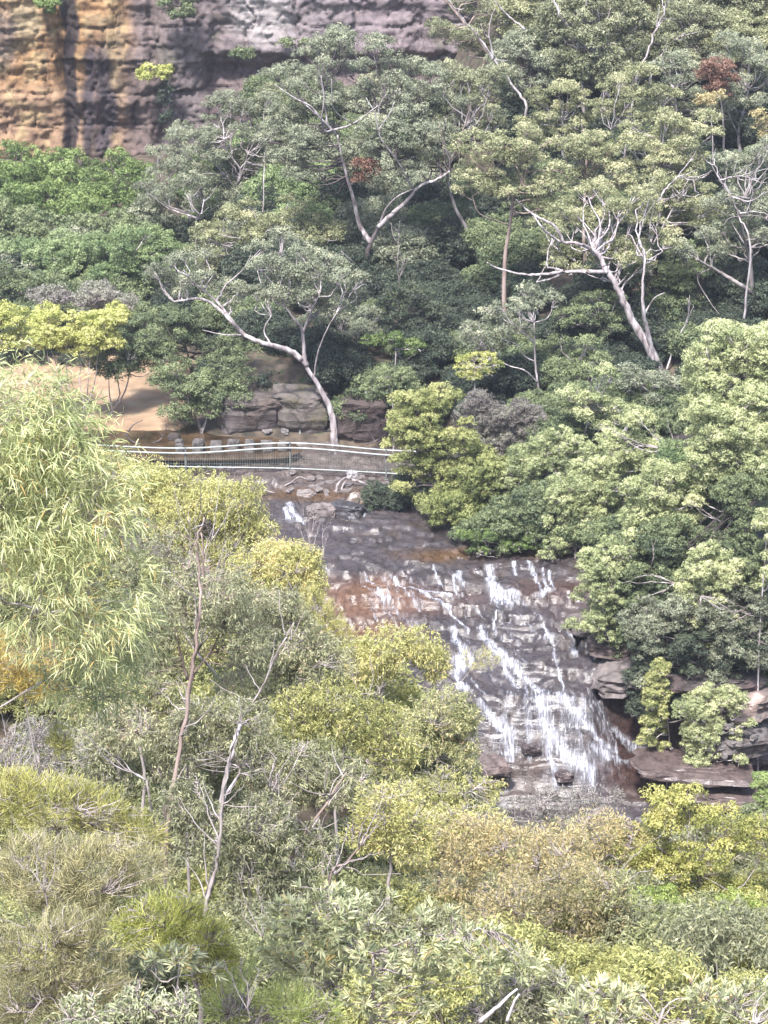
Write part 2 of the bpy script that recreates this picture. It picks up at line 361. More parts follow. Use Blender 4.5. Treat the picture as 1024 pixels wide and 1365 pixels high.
for w, dp, ln in [(.09, .3, [(640, 848), (664, 853), (690, 851), (712, 848)]), (.10, .4, [(735, 852), (757, 857), (790, 859), (835, 862)]), (.14, .6, [(768, 852), (778, 836), (795, 822), (812, 808)]), (.12, .5, [(793, 928), (806, 905), (822, 884), (838, 868)]),
                  (.07, .22, [(655, 838), (680, 829), (705, 824), (730, 828)]), (.07, .2, [(740, 815), (745, 838), (758, 850)]), (.06, .2, [(590, 782), (640, 790), (690, 783)]), (.06, .2, [(455, 812), (480, 806), (520, 812)]), (.06, .18, [(450, 782), (475, 776), (515, 782)]),
                  (.07, .25, [(470, 832), (500, 838), (530, 830)]), (.06, .15, [(560, 850), (600, 868), (640, 880)]), (.09, .35, [(652, 940), (676, 948), (700, 940)]), (.08, .3, [(670, 1008), (700, 1015), (730, 1010)]), (.08, .25, [(430, 672), (450, 690), (490, 697)])]:
    pp = [hit(a, b, bed0)[:2] for a, b in ln]; gl += [(pp[i], pp[i + 1], w, dp) for i in range(len(pp) - 1)]
GROOVES.extend(gl)
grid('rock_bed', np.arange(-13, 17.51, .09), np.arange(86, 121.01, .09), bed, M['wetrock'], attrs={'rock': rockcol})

# sand bank and its brown water
def sand_z(x, y): return np.minimum(ground(x, y) * 0 + .35 + .05 * (y - 124) + .14 * fbm(x * .5, y * .5, s=41), 9)
grid('sand_bank', np.arange(-26, -7.2, .25), np.arange(118.5, 134, .25), lambda x, y: sand_z(x, y) - 1.2 * sstep(-11.2, -7.6, x + .5 * fbm(y * .4, x * .3, s=5)) - .8 * (1 - sstep(120.6, 122.2, y + .6 * fbm(x * .5, y * .3, s=6))), M['sand'])
def flat(name, pts, z, m):
    v = np.array([(a, b, z) for a, b in pts]); return tag(mesh(name, v, [np.arange(len(v))[None]], m), kind='structure')
flat('pool_water', [(-26, 116.8), (-14, 116.9), (-8, 117), (-5.2, 117.2), (-4.2, 118.4), (-4.6, 119.8), (-7, 121.6), (-8.5, 122.8), (-26, 123.5)], .22, M['pool'])

# ------------------------------------------------------------------ cliff
def build_cliff():
    xs = np.arange(-46, 50, .14); zs = np.arange(2, 36, .14); X, Z = np.meshgrid(xs, zs)
    y = 172 + 0 * X
    px0, py0 = px_of(X, y, Z)
    big = 2.2 * fbm(X * .07, Z * .05, s=51)
    col = .75 * np.abs(fbm(X * .28, Z * .06, s=53))
    strata = fbm(X * .05, Z * .9 + .15 * X * .2, s=55, o=3)
    led = .16 * sstep(.1, .35, strata) - .12 * sstep(.05, .3, -strata)
    crack = .8 * np.exp(-(((X + 22.6 + .3 * np.sin(Z * .7)) / .35)**2)) + .6 * np.exp(-(((X + 16.2 + .4 * np.sin(Z * .5 + 1)) / .3)**2)) + .6 * np.exp(-(((X + 12.1 + .3 * np.sin(Z * .8)) / .4)**2))
    rid = np.abs(fbm(X * .45 + .3 * np.sin(Z), Z * .35, s=71)); rid2 = np.abs(fbm(X * 1.1, Z * .9, s=73))
    dy = big + col - led + crack + .28 * fbm(X * .6, Z * .8, s=57) + .09 * fbm(X * 2.4, Z * 3.5, s=59) + .3 * np.exp(-rid / .02) + .10 * np.exp(-rid2 / .03) - .35 * np.floor(fbm(X * .3, Z * .3, s=75) * 4) / 2
    row = (Z + .5 * fbm(X * .12, Z * 0, s=81) + .25 * fbm(X * .8, Z * .1, s=82)) / 2.3; ri = np.floor(row); rf = np.abs(row - ri - .5) * 2; cx = X / 3.4 + _h(ri.astype(np.int64), 0, 0, 5) * 3 + .25 * fbm(X * .3, Z * .7, s=83); ci = np.floor(cx); cf = np.abs(cx - ci - .5) * 2
    dy = dy + .28 * sstep(.90, .99, rf) * (fbm(X * .2, Z * .4, s=84) > -.15) + .36 * sstep(.93, .99, cf) * (fbm(X * .3, Z * .2, s=85) > -.1) + .55 * (_h(ri.astype(np.int64), ci.astype(np.int64), 0, 9) - .5)
    # overhang band on the right: recess under a protruding roof
    zr = 40 - 172 * np.tan(PITCH + np.arctan((97 - 682.5) / FPX)); band = np.exp(-(((Z - zr + .25 * fbm(X * .3, Z * 0, s=61)) / .9)**2)) * sstep(-13.5, -11, X)
    dy = dy + 1.1 * band - .5 * sstep(zr + .9, zr + 1.6, Z) * sstep(-13, -10, X)
    dy = dy - 1.2 * sstep(-17, -13, X) * .5
    Yv = y + dy; xx, yy, zz = X.ravel(), Yv.ravel(), Z.ravel()
    px, py = px_of(xx, yy * 0 + 172, zz); n1 = fbm(xx * .4, zz * .4, s=63); n2 = fbm(xx * 1.2, zz * 1.2, s=65)
    px = px + 6 * n1 + 4 * n2; py = py + 10 * n2
    c = np.tile(np.array([.26, .20, .19]), (len(xx), 1))
    left = 1 - sstep(155, 185, px)
    c = mixc(c, (.50, .29, .13), left * .95)
    c = mixc(c, (.46, .31, .22), left * sstep(95, 130, py) * .6)
    c = mixc(c, (.62, .46, .24), left * sstep(.05, .4, n2 + .3 * n1) * .7)
    c = mixc(c, (.72, .58, .36), blob(px, py, 35, 25, 22, 25) * .8)
    c = mixc(c, (.70, .52, .28), blob(px, py, 150, 70, 14, 55) * .7)
    c = mixc(c, (.30, .24, .22), blob(px, py, 8, 50, 14, 40) * .7)
    c = mixc(c, (.045, .035, .04), (1 - sstep(8, 12, np.abs(px - 92 - 3 * np.sin(py * .05)))) * .93)
    for qx, qw, q0, q1, am in [(118, 6, 60, 210, .85), (140, 9, 70, 205, .8), (160, 4, 20, 120, .5), (172, 5, 60, 210, .6), (62, 3, 0, 120, .35), (250, 6, 20, 200, .5), (275, 5, 70, 160, .6), (425, 5, 0, 60, .35), (510, 6, 0, 70, .3)]:
        c = mixc(c, (.07, .055, .065), (1 - sstep(qw * .6, qw * 1.5, np.abs(px - qx - 3 * np.sin(py * .04 + qx)))) * sstep(q0 - 15, q0 + 10, py) * (1 - sstep(q1 - 10, q1 + 15, py)) * am)
    c = mixc(c, (.09, .07, .085), blob(px, py, 132, 140, 24, 90) * .8)
    c = mixc(c, (.22, .16, .14), blob(px, py, 185, 160, 25, 70) * .7)
    c = mixc(c, (.13, .11, .11), blob(px, py, 235, 120, 26, 90) * .45)
    c = mixc(c, (.30, .25, .26), sstep(200, 260, px) * .5)
    c = mixc(c, (.50, .43, .45), sstep(300, 330, px) * (1 - sstep(55, 85, py)) * (.55 + .5 * n1))
    c = mixc(c, (.68, .62, .60), blob(px, py, 345, 20, 40, 38) * .7)
    c = mixc(c, (.34, .27, .29), sstep(440, 480, px) * .6)
    c = mixc(c, (.20, .14, .13), sstep(255, 285, px) * sstep(80, 100, py) * .55)
    c = mixc(c, (.11, .14, .05), sstep(.25, .5, fbm(xx * .5, zz * .7, s=69)) * sstep(180, 230, px) * .35)
    nx, nz = len(xs), len(zs); i = (np.arange(nz - 1)[:, None] * nx + np.arange(nx - 1)[None]).ravel()
    v = np.stack([xx, yy, zz], 1)
    tag(mesh('cliff', v, [np.stack([i, i + 1, i + nx + 1, i + nx], 1)], M['cliffrock'], attrs={'rock': np.clip(c * .54, .01, 1)}, smooth=True), kind='structure')
build_cliff()

# ------------------------------------------------------------------ foliage builders
def tri_leaves(acc, c, nn, ln, wd, tint):
    n = len(c); wd = wd * .85; a = runit(n); d = nrm(np.cross(nn, a)); s = np.cross(nn, d)
    ln = ln * rng.uniform(.7, 1.3, (n, 1)); wd = wd * rng.uniform(.7, 1.3, (n, 1))
    v = np.stack([c - d * ln * .5 - s * wd * .5, c - d * ln * .5 + s * wd * .5, c + d * ln * .5], 1).reshape(-1, 3)
    acc.add(v, [np.arange(n * 3).reshape(-1, 3)], np.repeat(tint, 3))
def lance_leaves(acc, c, d, ln, wd, tint, bend=.15):
    """pointed leaves: base at c, long axis d"""
    n = len(c); d = nrm(d); s = nrm(np.cross(d, runit(n))); u = np.cross(s, d)
    ln = ln * rng.uniform(.65, 1.25, (n, 1)); wd = wd * rng.uniform(.7, 1.2, (n, 1))
    g = np.array([0, 0, -1.0]) * bend * ln
    v = np.stack([c, c + d * ln * .35 + s * wd * .5 + g * .25, c + d * ln * .35 - s * wd * .5 + g * .25,
                  c + d * ln * .7 + s * wd * .38 + g * .7, c + d * ln * .7 - s * wd * .38 + g * .7, c + d * ln + g * 1.5], 1).reshape(-1, 3)
    k = (np.arange(n) * 6)[:, None]
    acc.add(v, [np.vstack([k + np.array([[0, 1, 2]]), k + np.array([[3, 5, 4]])]), k + np.array([[1, 3, 4, 2]])], np.repeat(tint, 6))
def needle_leaves(acc, c, d, ln, wd, tint):
    n = len(c); d = nrm(d); s = nrm(np.cross(d, runit(n))); ln = ln * rng.uniform(.6, 1.3, (n, 1))
    g = rng.normal(size=(n, 3)) * ln * .12
    v = np.stack([c - s * wd * .5, c + s * wd * .5, c + d * ln * .55 + s * wd * .4 + g, c + d * ln + g * 1.6 - [0, 0, .04] * ln], 1).reshape(-1, 3)
    acc.add(v, [np.arange(n * 4).reshape(-1, 4)], np.repeat(tint, 4))

GROW = 1.2
def fill_ellipses(Y, ells, pr, depth=.75, dens=1.0, shell=.45):
    """spread puff centres through the volume of ellipsoids given in photo pixels at distance Y"""
    out = []
    for e in ells:
        ex, ey, rx, ry = e[:4]; rx = rx * GROW; ry = ry * GROW; Ye = Y + (e[4] if len(e) > 4 else 0)
        k = mpp(Ye); c = P(ex, ey, Ye); a = max(rx * k - pr * .45, pr * .3); b = max(ry * k - pr * .35, pr * .2); dp = max(a * depth, pr * .4)
        n = max(2, int(dens * 1.9 * (a * b + a * pr * .6) / pr**2 + 1.5))
        got = []; tries = 0
        while len(got) < n and tries < n * 30:
            tries += 1
            u = runit(1)[0] * rng.uniform(shell, 1)**.5
            q = c + u * [a, dp, b]
            if all(np.sum(((q - g) / [1, 1, .7])**2) > (pr * .75)**2 for g in got): got.append(q)
        out += [(q, pr * rng.uniform(.75, 1.2)) for q in got]
    return out
def crown_acc(puffs, sub=.26, leaf=.15, nsub=34, nleaf=22, flat=.74, base=.45, upb=.28, und=-.55):
    acc = Acc()
    for c, r in puffs:
        n = max(8, int(nsub * (r / .9)**2 * (.26 / sub)**2)); u = runit(n * 3); u = u[u[:, 2] > und][:n]; n = len(u)
        sc = c + u * (r * rng.uniform(.6, 1.0, (n, 1))) * [1, 1, flat]
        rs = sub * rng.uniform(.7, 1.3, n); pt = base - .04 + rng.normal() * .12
        st = pt + rng.normal(size=n) * .10 + upb * np.maximum(0, u[:, 2]) * rng.uniform(0, 1.4, n)  # upper clumps paler: yellower sun leaves, plus lit tops put into the tint
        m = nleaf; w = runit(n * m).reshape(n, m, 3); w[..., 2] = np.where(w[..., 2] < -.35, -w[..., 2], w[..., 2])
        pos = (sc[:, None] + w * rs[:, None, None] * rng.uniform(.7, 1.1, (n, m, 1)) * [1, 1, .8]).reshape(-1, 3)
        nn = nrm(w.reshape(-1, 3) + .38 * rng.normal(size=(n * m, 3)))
        t = np.clip(np.repeat(st, m) + rng.normal(size=n * m) * .08 + np.where(w.reshape(-1, 3)[:, 2] > .35, .12, 0), 0, 1)  # leaves atop each clump tinted paler: new growth and painted top light
        tri_leaves(acc, pos, nn, leaf, leaf * .75, t)
    return acc
def nearest(sk, q):
    d = np.linalg.norm(sk[:, :3] - q, axis=1) + np.maximum(0, sk[:, 2] - q[2]) * 1.5; return sk[np.argmin(d)]
HERO = []
def limbs(acc, sk, puffs, r, wob=.1, frac=1.0):
    for c, pr in puffs:
        if rng.random() > frac: continue
        a = nearest(sk, c); L_ = np.linalg.norm(c - a[:3])
        mid = a[:3] * .5 + c * .5 + rng.normal(size=3) * L_ * .12 + [0, 0, -.06 * L_]
        tube(acc, smooth_path([a[:3], mid, c], 4, L_ * .015), min(r, a[3] * .8), r * .3, 4)
        for q in range(3):
            e = c + [0, -.15, 0] + runit(1)[0] * pr * [.8, .8, .6]; tube(acc, smooth_path([c * .6 + mid * .4, (c + e) / 2 + rng.normal(size=3) * .1, e], 3), r * .5, r * .15, 3)
def tree(name, label, cat, Y, ells, trunk=None, branches=(), leafm='gum', bark='whitebark', r=None, pr=.95, dens=1.0, group=None,
         sub=.26, leaf=.15, nsub=38, nleaf=26, base=.45, flat=.74, depth=.75, extra=(), limb=.06, limbm=None, top=.35, und=None):
    gum = name == 'gum_tree'; und = und if und is not None else (-.12 if gum else -.5)
    if gum: pr *= .84; dens *= .80; nsub = int(nsub * .85); leaf *= .68; nleaf = int(nleaf * 1.55); flat = .66; limb = .065
    else: leaf *= .75; nleaf = int(nleaf * 1.5)
    r = r or (.18 if pr > .8 else .11 if pr > .6 else .06)
    puffs = fill_ellipses(Y, ells, pr, depth, dens)
    if trunk:
        tp = [P(a, b, Y + (c_[0] if c_ else 0)) for a, b, *c_ in trunk]
        x0, y0 = tp[0][0], tp[0][1]; g = float(gh(x0, y0)) - .25
        if tp[0][2] > g + .05: tp = [np.array([x0 + .1, y0 + .1, g])] + tp
    else:
        cc = np.mean([p[0] for p in puffs], axis=0); x0, y0 = cc[0] + rng.normal() * .3, cc[1] + rng.normal() * .3; g = float(gh(x0, y0)) - .25
        tp = [np.array([x0, y0, g]), np.array([x0 + rng.normal() * .2, y0, g + (cc[2] - g) * .5]), cc]
    hgt = max(p[0][2] for p in puffs) - g
    if name == 'bush':
        for c, q in list(puffs):
            gc = float(gh(c[0], c[1])); zz = c[2] - pr * 1.1
            if rng.random() < .7 and not inbed(c[0], c[1]) or rng.random() < .3:
                while zz > gc + .3 and zz > c[2] - 3.2: puffs.append((np.array([c[0] + rng.normal() * .2, c[1] + rng.normal() * .3, zz]), pr * rng.uniform(.7, 1.1))); zz -= pr * 1.1
    HERO.append((name, label[:40], round(hgt, 1), round(min(p[0][2] for p in puffs) - g, 1)))
    o0 = np.array([tp[0][0], tp[0][1], g + .25])
    root = tag(empty(name, o0), label, cat, group)
    sk = []
    path = smooth_path(tp, 6, r * .06); ta = Acc(); tube(ta, path, r, r * top, 8, .05); Lp = len(path)
    sk += [np.append(p, r * (1 - (1 - top) * i / Lp)) for i, p in enumerate(path)][Lp // 4:]
    brs = []
    for br in branches:
        bw = br[0] if isinstance(br[0], (int, float)) else r * .5; bp = br[1:] if isinstance(br[0], (int, float)) else br
        pts = [P(a, b, Y + (c_[0] if c_ else (rng.normal() * .25 * (i > 0) - (min(1.8, pr * 2.2) * i / len(bp) if gum else 0)))) for i, (a, b, *c_) in enumerate(bp)]
        d = [np.linalg.norm(q[:3] - pts[0]) for q in sk]; pts[0] = sk[int(np.argmin(d))][:3] if min(d) < 1.2 else pts[0]
        path = smooth_path(pts, 6, bw * .08); ba = Acc(); tube(ba, path, bw, bw * .3, 7, .05); brs.append(ba)
        sk += [np.append(p, bw * (1 - .6 * i / len(path))) for i, p in enumerate(path)][2:]
    limbs(ta, np.array(sk), puffs, limb)
    ta.build('trunk', M[bark], root, o0, True)
    for ba in brs: ba.build('branch', M[limbm or bark], root, o0, True)
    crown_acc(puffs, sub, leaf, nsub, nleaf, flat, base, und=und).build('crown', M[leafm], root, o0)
    for nm, el, mm in extra:
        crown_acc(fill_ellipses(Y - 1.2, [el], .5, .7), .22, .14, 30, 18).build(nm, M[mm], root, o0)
    return root
def copy_tree(o, loc, rz, sc, label=None):
    c = o.copy(); COL.objects.link(c); c.location = loc; c.rotation_euler = (0, 0, rz); c.scale = (sc, sc, sc * rng.uniform(.85, 1.15))
    if label: c['label'] = label
    for ch in o.children:
        d = ch.copy(); COL.objects.link(d); d.parent = c
    return c
def boulder(name, label, c, size, col, rot=(0, 0, 0), seed=0, m='rock', sub=4, strat=.18, cat='rock', group=None, dark=None, sq=.62, lump=.28):
    import bmesh
    bm = bmesh.new(); bmesh.ops.create_icosphere(bm, subdivisions=sub, radius=1)
    v = np.array([q.co[:] for q in bm.verts]); f = np.array([[q.index for q in fc.verts] for fc in bm.faces]); bm.free()
    p = np.sign(v) * np.abs(v)**sq; p = p / np.max(np.abs(p))
    n = fbm(v[:, 0] * 1.3 + seed * 7.1, v[:, 1] * 1.3, v[:, 2] * 1.3, s=seed)
    p = p * (1 + lump * n)[:, None]
    ly = p[:, 2] * size[2] / strat; p[:, :2] *= (1 + .07 * vn(np.floor(ly + .3 * n), ly * 0 + seed))[:, None]
    p = p * np.array(size)
    fr = np.floor(3.2 * fbm(v[:, 0] * 1.1 + seed, v[:, 1] * 1.1, v[:, 2] * 1.6, s=seed + 11)) ; p = p * (1 + .10 * fr)[:, None]
    p += .035 * max(size) * fbm(p[:, 0] * 2.5, p[:, 1] * 2.5, p[:, 2] * 2.5, s=seed + 3)[:, None] * nrm(v)
    nn = fbm(p[:, 0], p[:, 1], p[:, 2], s=seed + 5)
    cc = np.tile((np.array(col) * .55 + .45 * np.mean(col)) * .58 + .008, (len(p), 1)) * (1 + .35 * nn)[:, None]
    if dark is not None: cc = mixc(cc, dark, sstep(0, .4, fbm(p[:, 0] * .8, p[:, 1] * .8, p[:, 2] * .8, s=seed + 8)))
    o = mesh(name, p, [f], M[m], attrs={'rock': np.clip(cc, .01, 1)}, smooth=False)
    o.location = [float(q) for q in c]; o.rotation_euler = rot
    return tag(o, label, cat, group)

def near_shrub(name, label, cat, Y, ells, kind, leafm, layers=1.0, stems=12, twigs=190, bark='twig', trunk=None, branches=(), r=.05, group=None, base=.45, depth=.8, pname='crown', rad_twig=.010, soft=None, dead=0):
    layers *= .88; twigs = int(twigs * 1.6); acc = Acc(); cl = []; cd_ = []; up = {'long': .1, 'mallee': .2, 'banksia': .9, 'needle': 1.0, 'rust': .5}[kind]
    K = {'long': (11, .12, .0100, 500), 'mallee': (13, .082, .0195, 360), 'banksia': (14, .135, .023, 150), 'needle': (30, .115, .008, 210), 'rust': (12, .085, .017, 330)}[kind]
    for e in ells:
        ex, ey, rx, ry = e[:4]; Ye = Y + (e[4] if len(e) > 4 else 0); k = mpp(Ye); c = P(ex, ey, Ye); a, b = rx * k * 1.08, ry * k * 1.06; dp = max(a, b) * depth
        n = int(K[3] * layers * pi * a * b); u = runit(n); rr = rng.uniform(.25, 1, n)[:, None]**.6
        # lumpy outline: the surface swells and dips with noise of the direction
        lump = 1 + .28 * fbm(u[:, 0] * 2.2 + ex, u[:, 1] * 2.2, u[:, 2] * 2.2 + ey, s=77)[:, None]
        cl.append(c + u * rr * lump * [a, dp, b]); cd_.append(nrm(u * [1, 1, 1] + rng.normal(size=(n, 3)) * .45 + [0, 0, up]))
    cl = np.vstack(cl); dr = np.vstack(cd_); n = len(cl)
    keep = fbm(cl[:, 0] * 1.6, cl[:, 1] * 1.6, cl[:, 2] * 1.6, s=78) > -.22
    cl, dr = cl[keep], dr[keep]; n = len(cl); m = K[0]
    tc = base + .07 + .30 * fbm(cl[:, 0] * 1.1, cl[:, 1] * 1.1, cl[:, 2] * 1.1, s=79) + rng.normal(size=n) * .10
    t = np.clip(np.repeat(tc, m) + rng.normal(size=n * m) * .16, 0, 1)
    D = np.repeat(dr, m, 0); C_ = np.repeat(cl, m, 0)
    if kind == 'needle':
        d = nrm(D + rng.normal(size=D.shape) * .24); needle_leaves(acc, C_ + rng.normal(size=C_.shape) * .045, d, K[1], K[2], t)
    elif kind == 'banksia':
        w = runit(n * m); w = w - D * np.sum(w * D, 1, keepdims=True); d = nrm(nrm(w) * rng.uniform(.5, 1.2, (n * m, 1)) + D)
        lance_leaves(acc, C_ + D * rng.uniform(0, .05, (n * m, 1)), d, K[1], K[2], t, .05)
    elif kind == 'rust':
        w = runit(n * m); d = nrm(w + D * .5 + [0, 0, .2]); lance_leaves(acc, C_ + w * .05, d, K[1], K[2], t, .1)
    elif kind == 'long':
        tw = nrm(D + [0, 0, -.2]); d = nrm(tw * .8 + runit(n * m) * 1.0 + [.12, 0, -.02])
        lance_leaves(acc, C_ + tw * rng.uniform(0, .28, (n * m, 1)), d, K[1], K[2], t, .22)
    else:
        d = nrm(runit(n * m) + D * .35 + [0, 0, -.35]); lance_leaves(acc, C_ + runit(n * m) * rng.uniform(0, .10, (n * m, 1)), d, K[1], K[2], t, .15)
    cc = np.mean(cl, axis=0)
    if trunk:
        tp = [P(a, b, Y + (c_[0] if c_ else 0)) for a, b, *c_ in trunk]; g = float(gh(tp[0][0], tp[0][1])) - .15
        if tp[0][2] > g + .03: tp = [np.array([tp[0][0] + rng.normal() * .15, tp[0][1], g])] + tp
    else:
        g = float(gh(cc[0], cc[1])) - .15; tp = [np.array([cc[0], cc[1], g]), np.array([cc[0] + rng.normal() * .15, cc[1], (g + cc[2]) / 2]), cc]
    o0 = np.array([tp[0][0], tp[0][1], g + .15]); root = tag(empty(name, o0), label, cat, group)
    HERO.append((name, label[:40], round(cc[2] - g, 1), round(min(cl[:, 2]) - g, 1)))
    path = smooth_path(tp, 6, r * .3); ta = Acc(); tube(ta, path, r, r * .45, 7, .06)
    sk = [np.append(p, r * (1 - .5 * i / len(path))) for i, p in enumerate(path)][len(path) // 3:]
    brs = []
    for br in branches:
        bw = br[0]; pts = [P(a, b, Y + (c_[0] if c_ else rng.normal() * .12 * (i > 0))) for i, (a, b, *c_) in enumerate(br[1:])]
        q = smooth_path(pts, 6, bw * .2); ba = Acc(); tube(ba, q, bw, bw * .3, 6, .06); brs.append(ba); sk += [np.append(p, bw) for p in q][2:]
        dd = nearest(np.array(sk[:len(path)]), pts[0]) if len(sk) else None
        if dd is not None and np.linalg.norm(dd[:3] - pts[0]) > .1: tube(ta, smooth_path([dd[:3], (dd[:3] + pts[0]) / 2 + rng.normal(size=3) * .08, pts[0]], 4), bw * 1.1, bw, 5)
    for i in rng.choice(n, min(n, stems), replace=False):
        a = nearest(np.array(sk), cl[i]); L_ = np.linalg.norm(cl[i] - a[:3])
        p_ = smooth_path([a[:3], a[:3] * .6 + cl[i] * .4 + rng.normal(size=3) * L_ * .1, a[:3] * .25 + cl[i] * .75 + rng.normal(size=3) * L_ * .06, cl[i] + [0, 0, .05]], 4, L_ * .01)
        tube(ta, p_, min(a[3] * .7, r * .55), .006, 5); sk += [np.append(p, r * .4 * (1 - j / len(p_))) for j, p in enumerate(p_)][3:]
    S_ = np.array(sk)
    for i in rng.choice(n, min(n, twigs), replace=False):
        a = nearest(S_, cl[i]); e = cl[i] + dr[i] * .12; L_ = np.linalg.norm(e - a[:3])
        if L_ > 3: continue
        tube(ta, smooth_path([a[:3], (a[:3] + e) / 2 + rng.normal(size=3) * L_ * .12, e], 4, .01), rad_twig, .003, 3)
    ta.build('trunk' if cat == 'tree' else 'stem', M[bark], root, o0, True)
    for ba in brs: ba.build('branch', M[bark], root, o0, True)
    acc.build(pname, M[leafm], root, o0)
    return root
def dead_shrub(name, label, cat, base, tips, Y, r=.02, bark='twig', n=30, spread=.3, group=None, fork=3):
    """bare stems fanning up from a base point"""
    b = P(base[0], base[1], Y); g = float(gh(b[0], b[1])); o0 = np.array([b[0], b[1], g]); root = tag(empty(name, o0), label, cat, group); ta = Acc()
    if b[2] > g:
        gb = float(gh(b[0] + .3, b[1] + 2.2)); tube(ta, smooth_path([[b[0] + .3, b[1] + 2.2, gb - .1], (b * .5 + np.array([b[0] + .3, b[1] + 2.2, gb]) * .5) + rng.normal(size=3) * .15, b], 4), r * 1.3, r, 6)
    sk = []
    for t in tips:
        e = P(t[0], t[1], Y + rng.normal() * spread); L_ = np.linalg.norm(e - b)
        q = smooth_path([b, b * .6 + e * .4 + rng.normal(size=3) * L_ * .06, b * .25 + e * .75 + rng.normal(size=3) * L_ * .05, e], 5, L_ * .006); tube(ta, q, r, r * .2, 5); sk += [p for p in q[3:]]
    sk = np.array(sk)
    for i in range(n):
        a = sk[rng.integers(len(sk))]; d = nrm(nrm(a - b) + rng.normal(size=3) * .45); L_ = np.linalg.norm(a - b) * rng.uniform(.2, .5)
        q = smooth_path([a, a + d * L_ * .5 + rng.normal(size=3) * L_ * .08, a + d * L_], 4); tube(ta, q, r * .35, r * .08, 3)
    ta.build('stem', M[bark], root, o0, True)
    return root

# ------------------------------------------------------------------ the railing, the stepping stones, the small things of the crossing
def polyline_at(pts): return [P(a, b, y) for a, b, y in pts]
def build_railing():
    posts = [(118, 622, 116.6), (248, 625, 116.3), (387, 628, 116.0), (515, 634, 115.6), (610, 640, 115.2)]
    base = [P(*p) for p in posts]; root = tag(empty('bridge_railing', base[2]), 'long white-railed mesh fence running across the creek in front of the stepping stones', 'railing')
    o0 = base[2]; tops = [P(a, b, y) for a, b, y in [(118, 593, 116.6), (248, 597.5, 116.3), (387, 590.5, 116.0), (515, 600, 115.6), (610, 604, 115.2)]]
    for i, (b, t) in enumerate(zip(base, tops)):
        g = min(float(gh(b[0], b[1])), b[2]) - .1; ac = Acc(); tube(ac, [[b[0], b[1], g], [b[0], b[1], t[2] + .02]], .045, .045, 8); tube(ac, [[b[0], b[1], t[2] - .02], [b[0], b[1], t[2] + .05]], .065, .06, 8)
        p_ = ac.build('post', M['post'], root, o0); f = Acc(); tube(f, [[b[0], b[1], g + .08], [b[0], b[1], g + .14]], .11, .11, 8); f.build('foot_plate', M['post'], p_, o0)
    def rail(dz, rad, m, src, dy=0):
        q = [s + [0, dy, dz] for s in src]; ac = Acc(); tube(ac, smooth_path(q, 6), rad, rad, 8); ac.build('rail', M[m], root, o0, True)
    rail(0, .042, 'metal', tops); rail(-.22, .045, 'metal', tops, -.12)
    low = [b * .93 + t * .07 for b, t in zip(base, tops)]; rail(.04, .035, 'metal', low)
    ac = Acc()
    for i in range(len(tops) - 1):
        n = 60 if i > 0 else 36
        for j in range(n):
            t = (j + .5) / n; a = low[i] * (1 - t) + low[i + 1] * t; b = tops[i] * (1 - t) + tops[i + 1] * t; tube(ac, [a, b - [0, 0, .2]], .010, .010, 3)
        for f in (.25, .5, .75): tube(ac, [low[i] * (1 - f) + tops[i] * f - [0, 0, .06], low[i + 1] * (1 - f) + tops[i + 1] * f - [0, 0, .06]], .004, .004, 3)
    ac.build('wire_mesh', M['post'], root, o0)
build_railing()
sts = ['half hidden by the foreground leaves', 'second from the left end', 'third from the left end', 'middle one', 'fifth from the left end', 'sixth from the left end', 'rightmost beside the railing post']
for i, (x, w) in enumerate([(240, 15), (265, 16), (289, 17), (311, 17), (333, 17), (357, 18), (378, 14)]):
    Yv = 118.6; k = mpp(Yv); c = P(x, 613, Yv); c[2] = .42
    boulder('stepping_stone', 'square pale sandstone stepping stone in the brown water, ' + sts[i], c, (w * k / 2 * rng.uniform(.8, .98), .36, rng.uniform(.25, .36)), (.27, .23, .20), (0, 0, rng.normal() * .12), 90 + i, sub=4, strat=.6, sq=.3, lump=.08, cat='stone', group='stepping stones behind the railing')
mp = P(400, 585, 121.0); mg = float(gh(mp[0], mp[1])); r0 = tag(empty('marker_post', (mp[0], mp[1], mg)), 'thin white marker post with a red top standing below the rocky bank', 'post')
ac = Acc(); tube(ac, [(0, 0, -.1), (0, 0, .85)], .05, .045, 8); ac.build('pole', M['metal'], r0); ac = Acc(); tube(ac, [(0, 0, .85), (0, 0, 1.2)], .06, .055, 8); ac.build('red_band', M['red'], r0)

# ------------------------------------------------------------------ boulders and ledges
def onbed(px, py):
    ys_ = np.arange(84, 124, .03); d = FW + UP * ((682.5 - py) / FPX) + np.array([(px - 512) / FPX, 0, 0]); t = ys_ / d[1]
    q = np.array([0, 0, CAMZ]) + d * t[:, None]; h = gh(q[:, 0], q[:, 1]); i = np.argmax(q[:, 2] <= h); return q[i] * [1, 1, 0] + [0, 0, float(h[i])]
def rk(label, px, py, sx, sy, sz, col, rot=0, tilt=(0, 0), seed=1, lift=.0, m='rock', Y=None, **kw):
    c = P(px, py, Y) if Y else onbed(px, py); c = c + [0, 0, lift]
    return boulder('boulder', label, c, (sx, sy, sz), col, (tilt[0], tilt[1], rot), seed, m=m, **kw)
rk('big pinkish grey rock slab with a dark joint on its left beside the lower cascade', 832, 893, 1.25, 1.9, .5, (.30, .23, .22), -.35, (.22, -.1), 11, .1)
rk('broken grey brown slab above the narrow dark cleft right of the upper cascade', 785, 835, 1.3, .9, .3, (.27, .20, .19), .3, (.1, 0), 12, .05)
rk('red brown rock lying under the grey green bush at the right of the upper cascade', 812, 862, 1.0, .8, .35, (.24, .15, .13), -.1, (.1, .1), 13, .0)
rk('dark overhanging ledge over the cave right of the lower cascade', 925, 903, 2.6, 1.3, .42, (.13, .10, .09), .05, (.05, 0), 14, Y=96.6, dark=(.07, .05, .05))
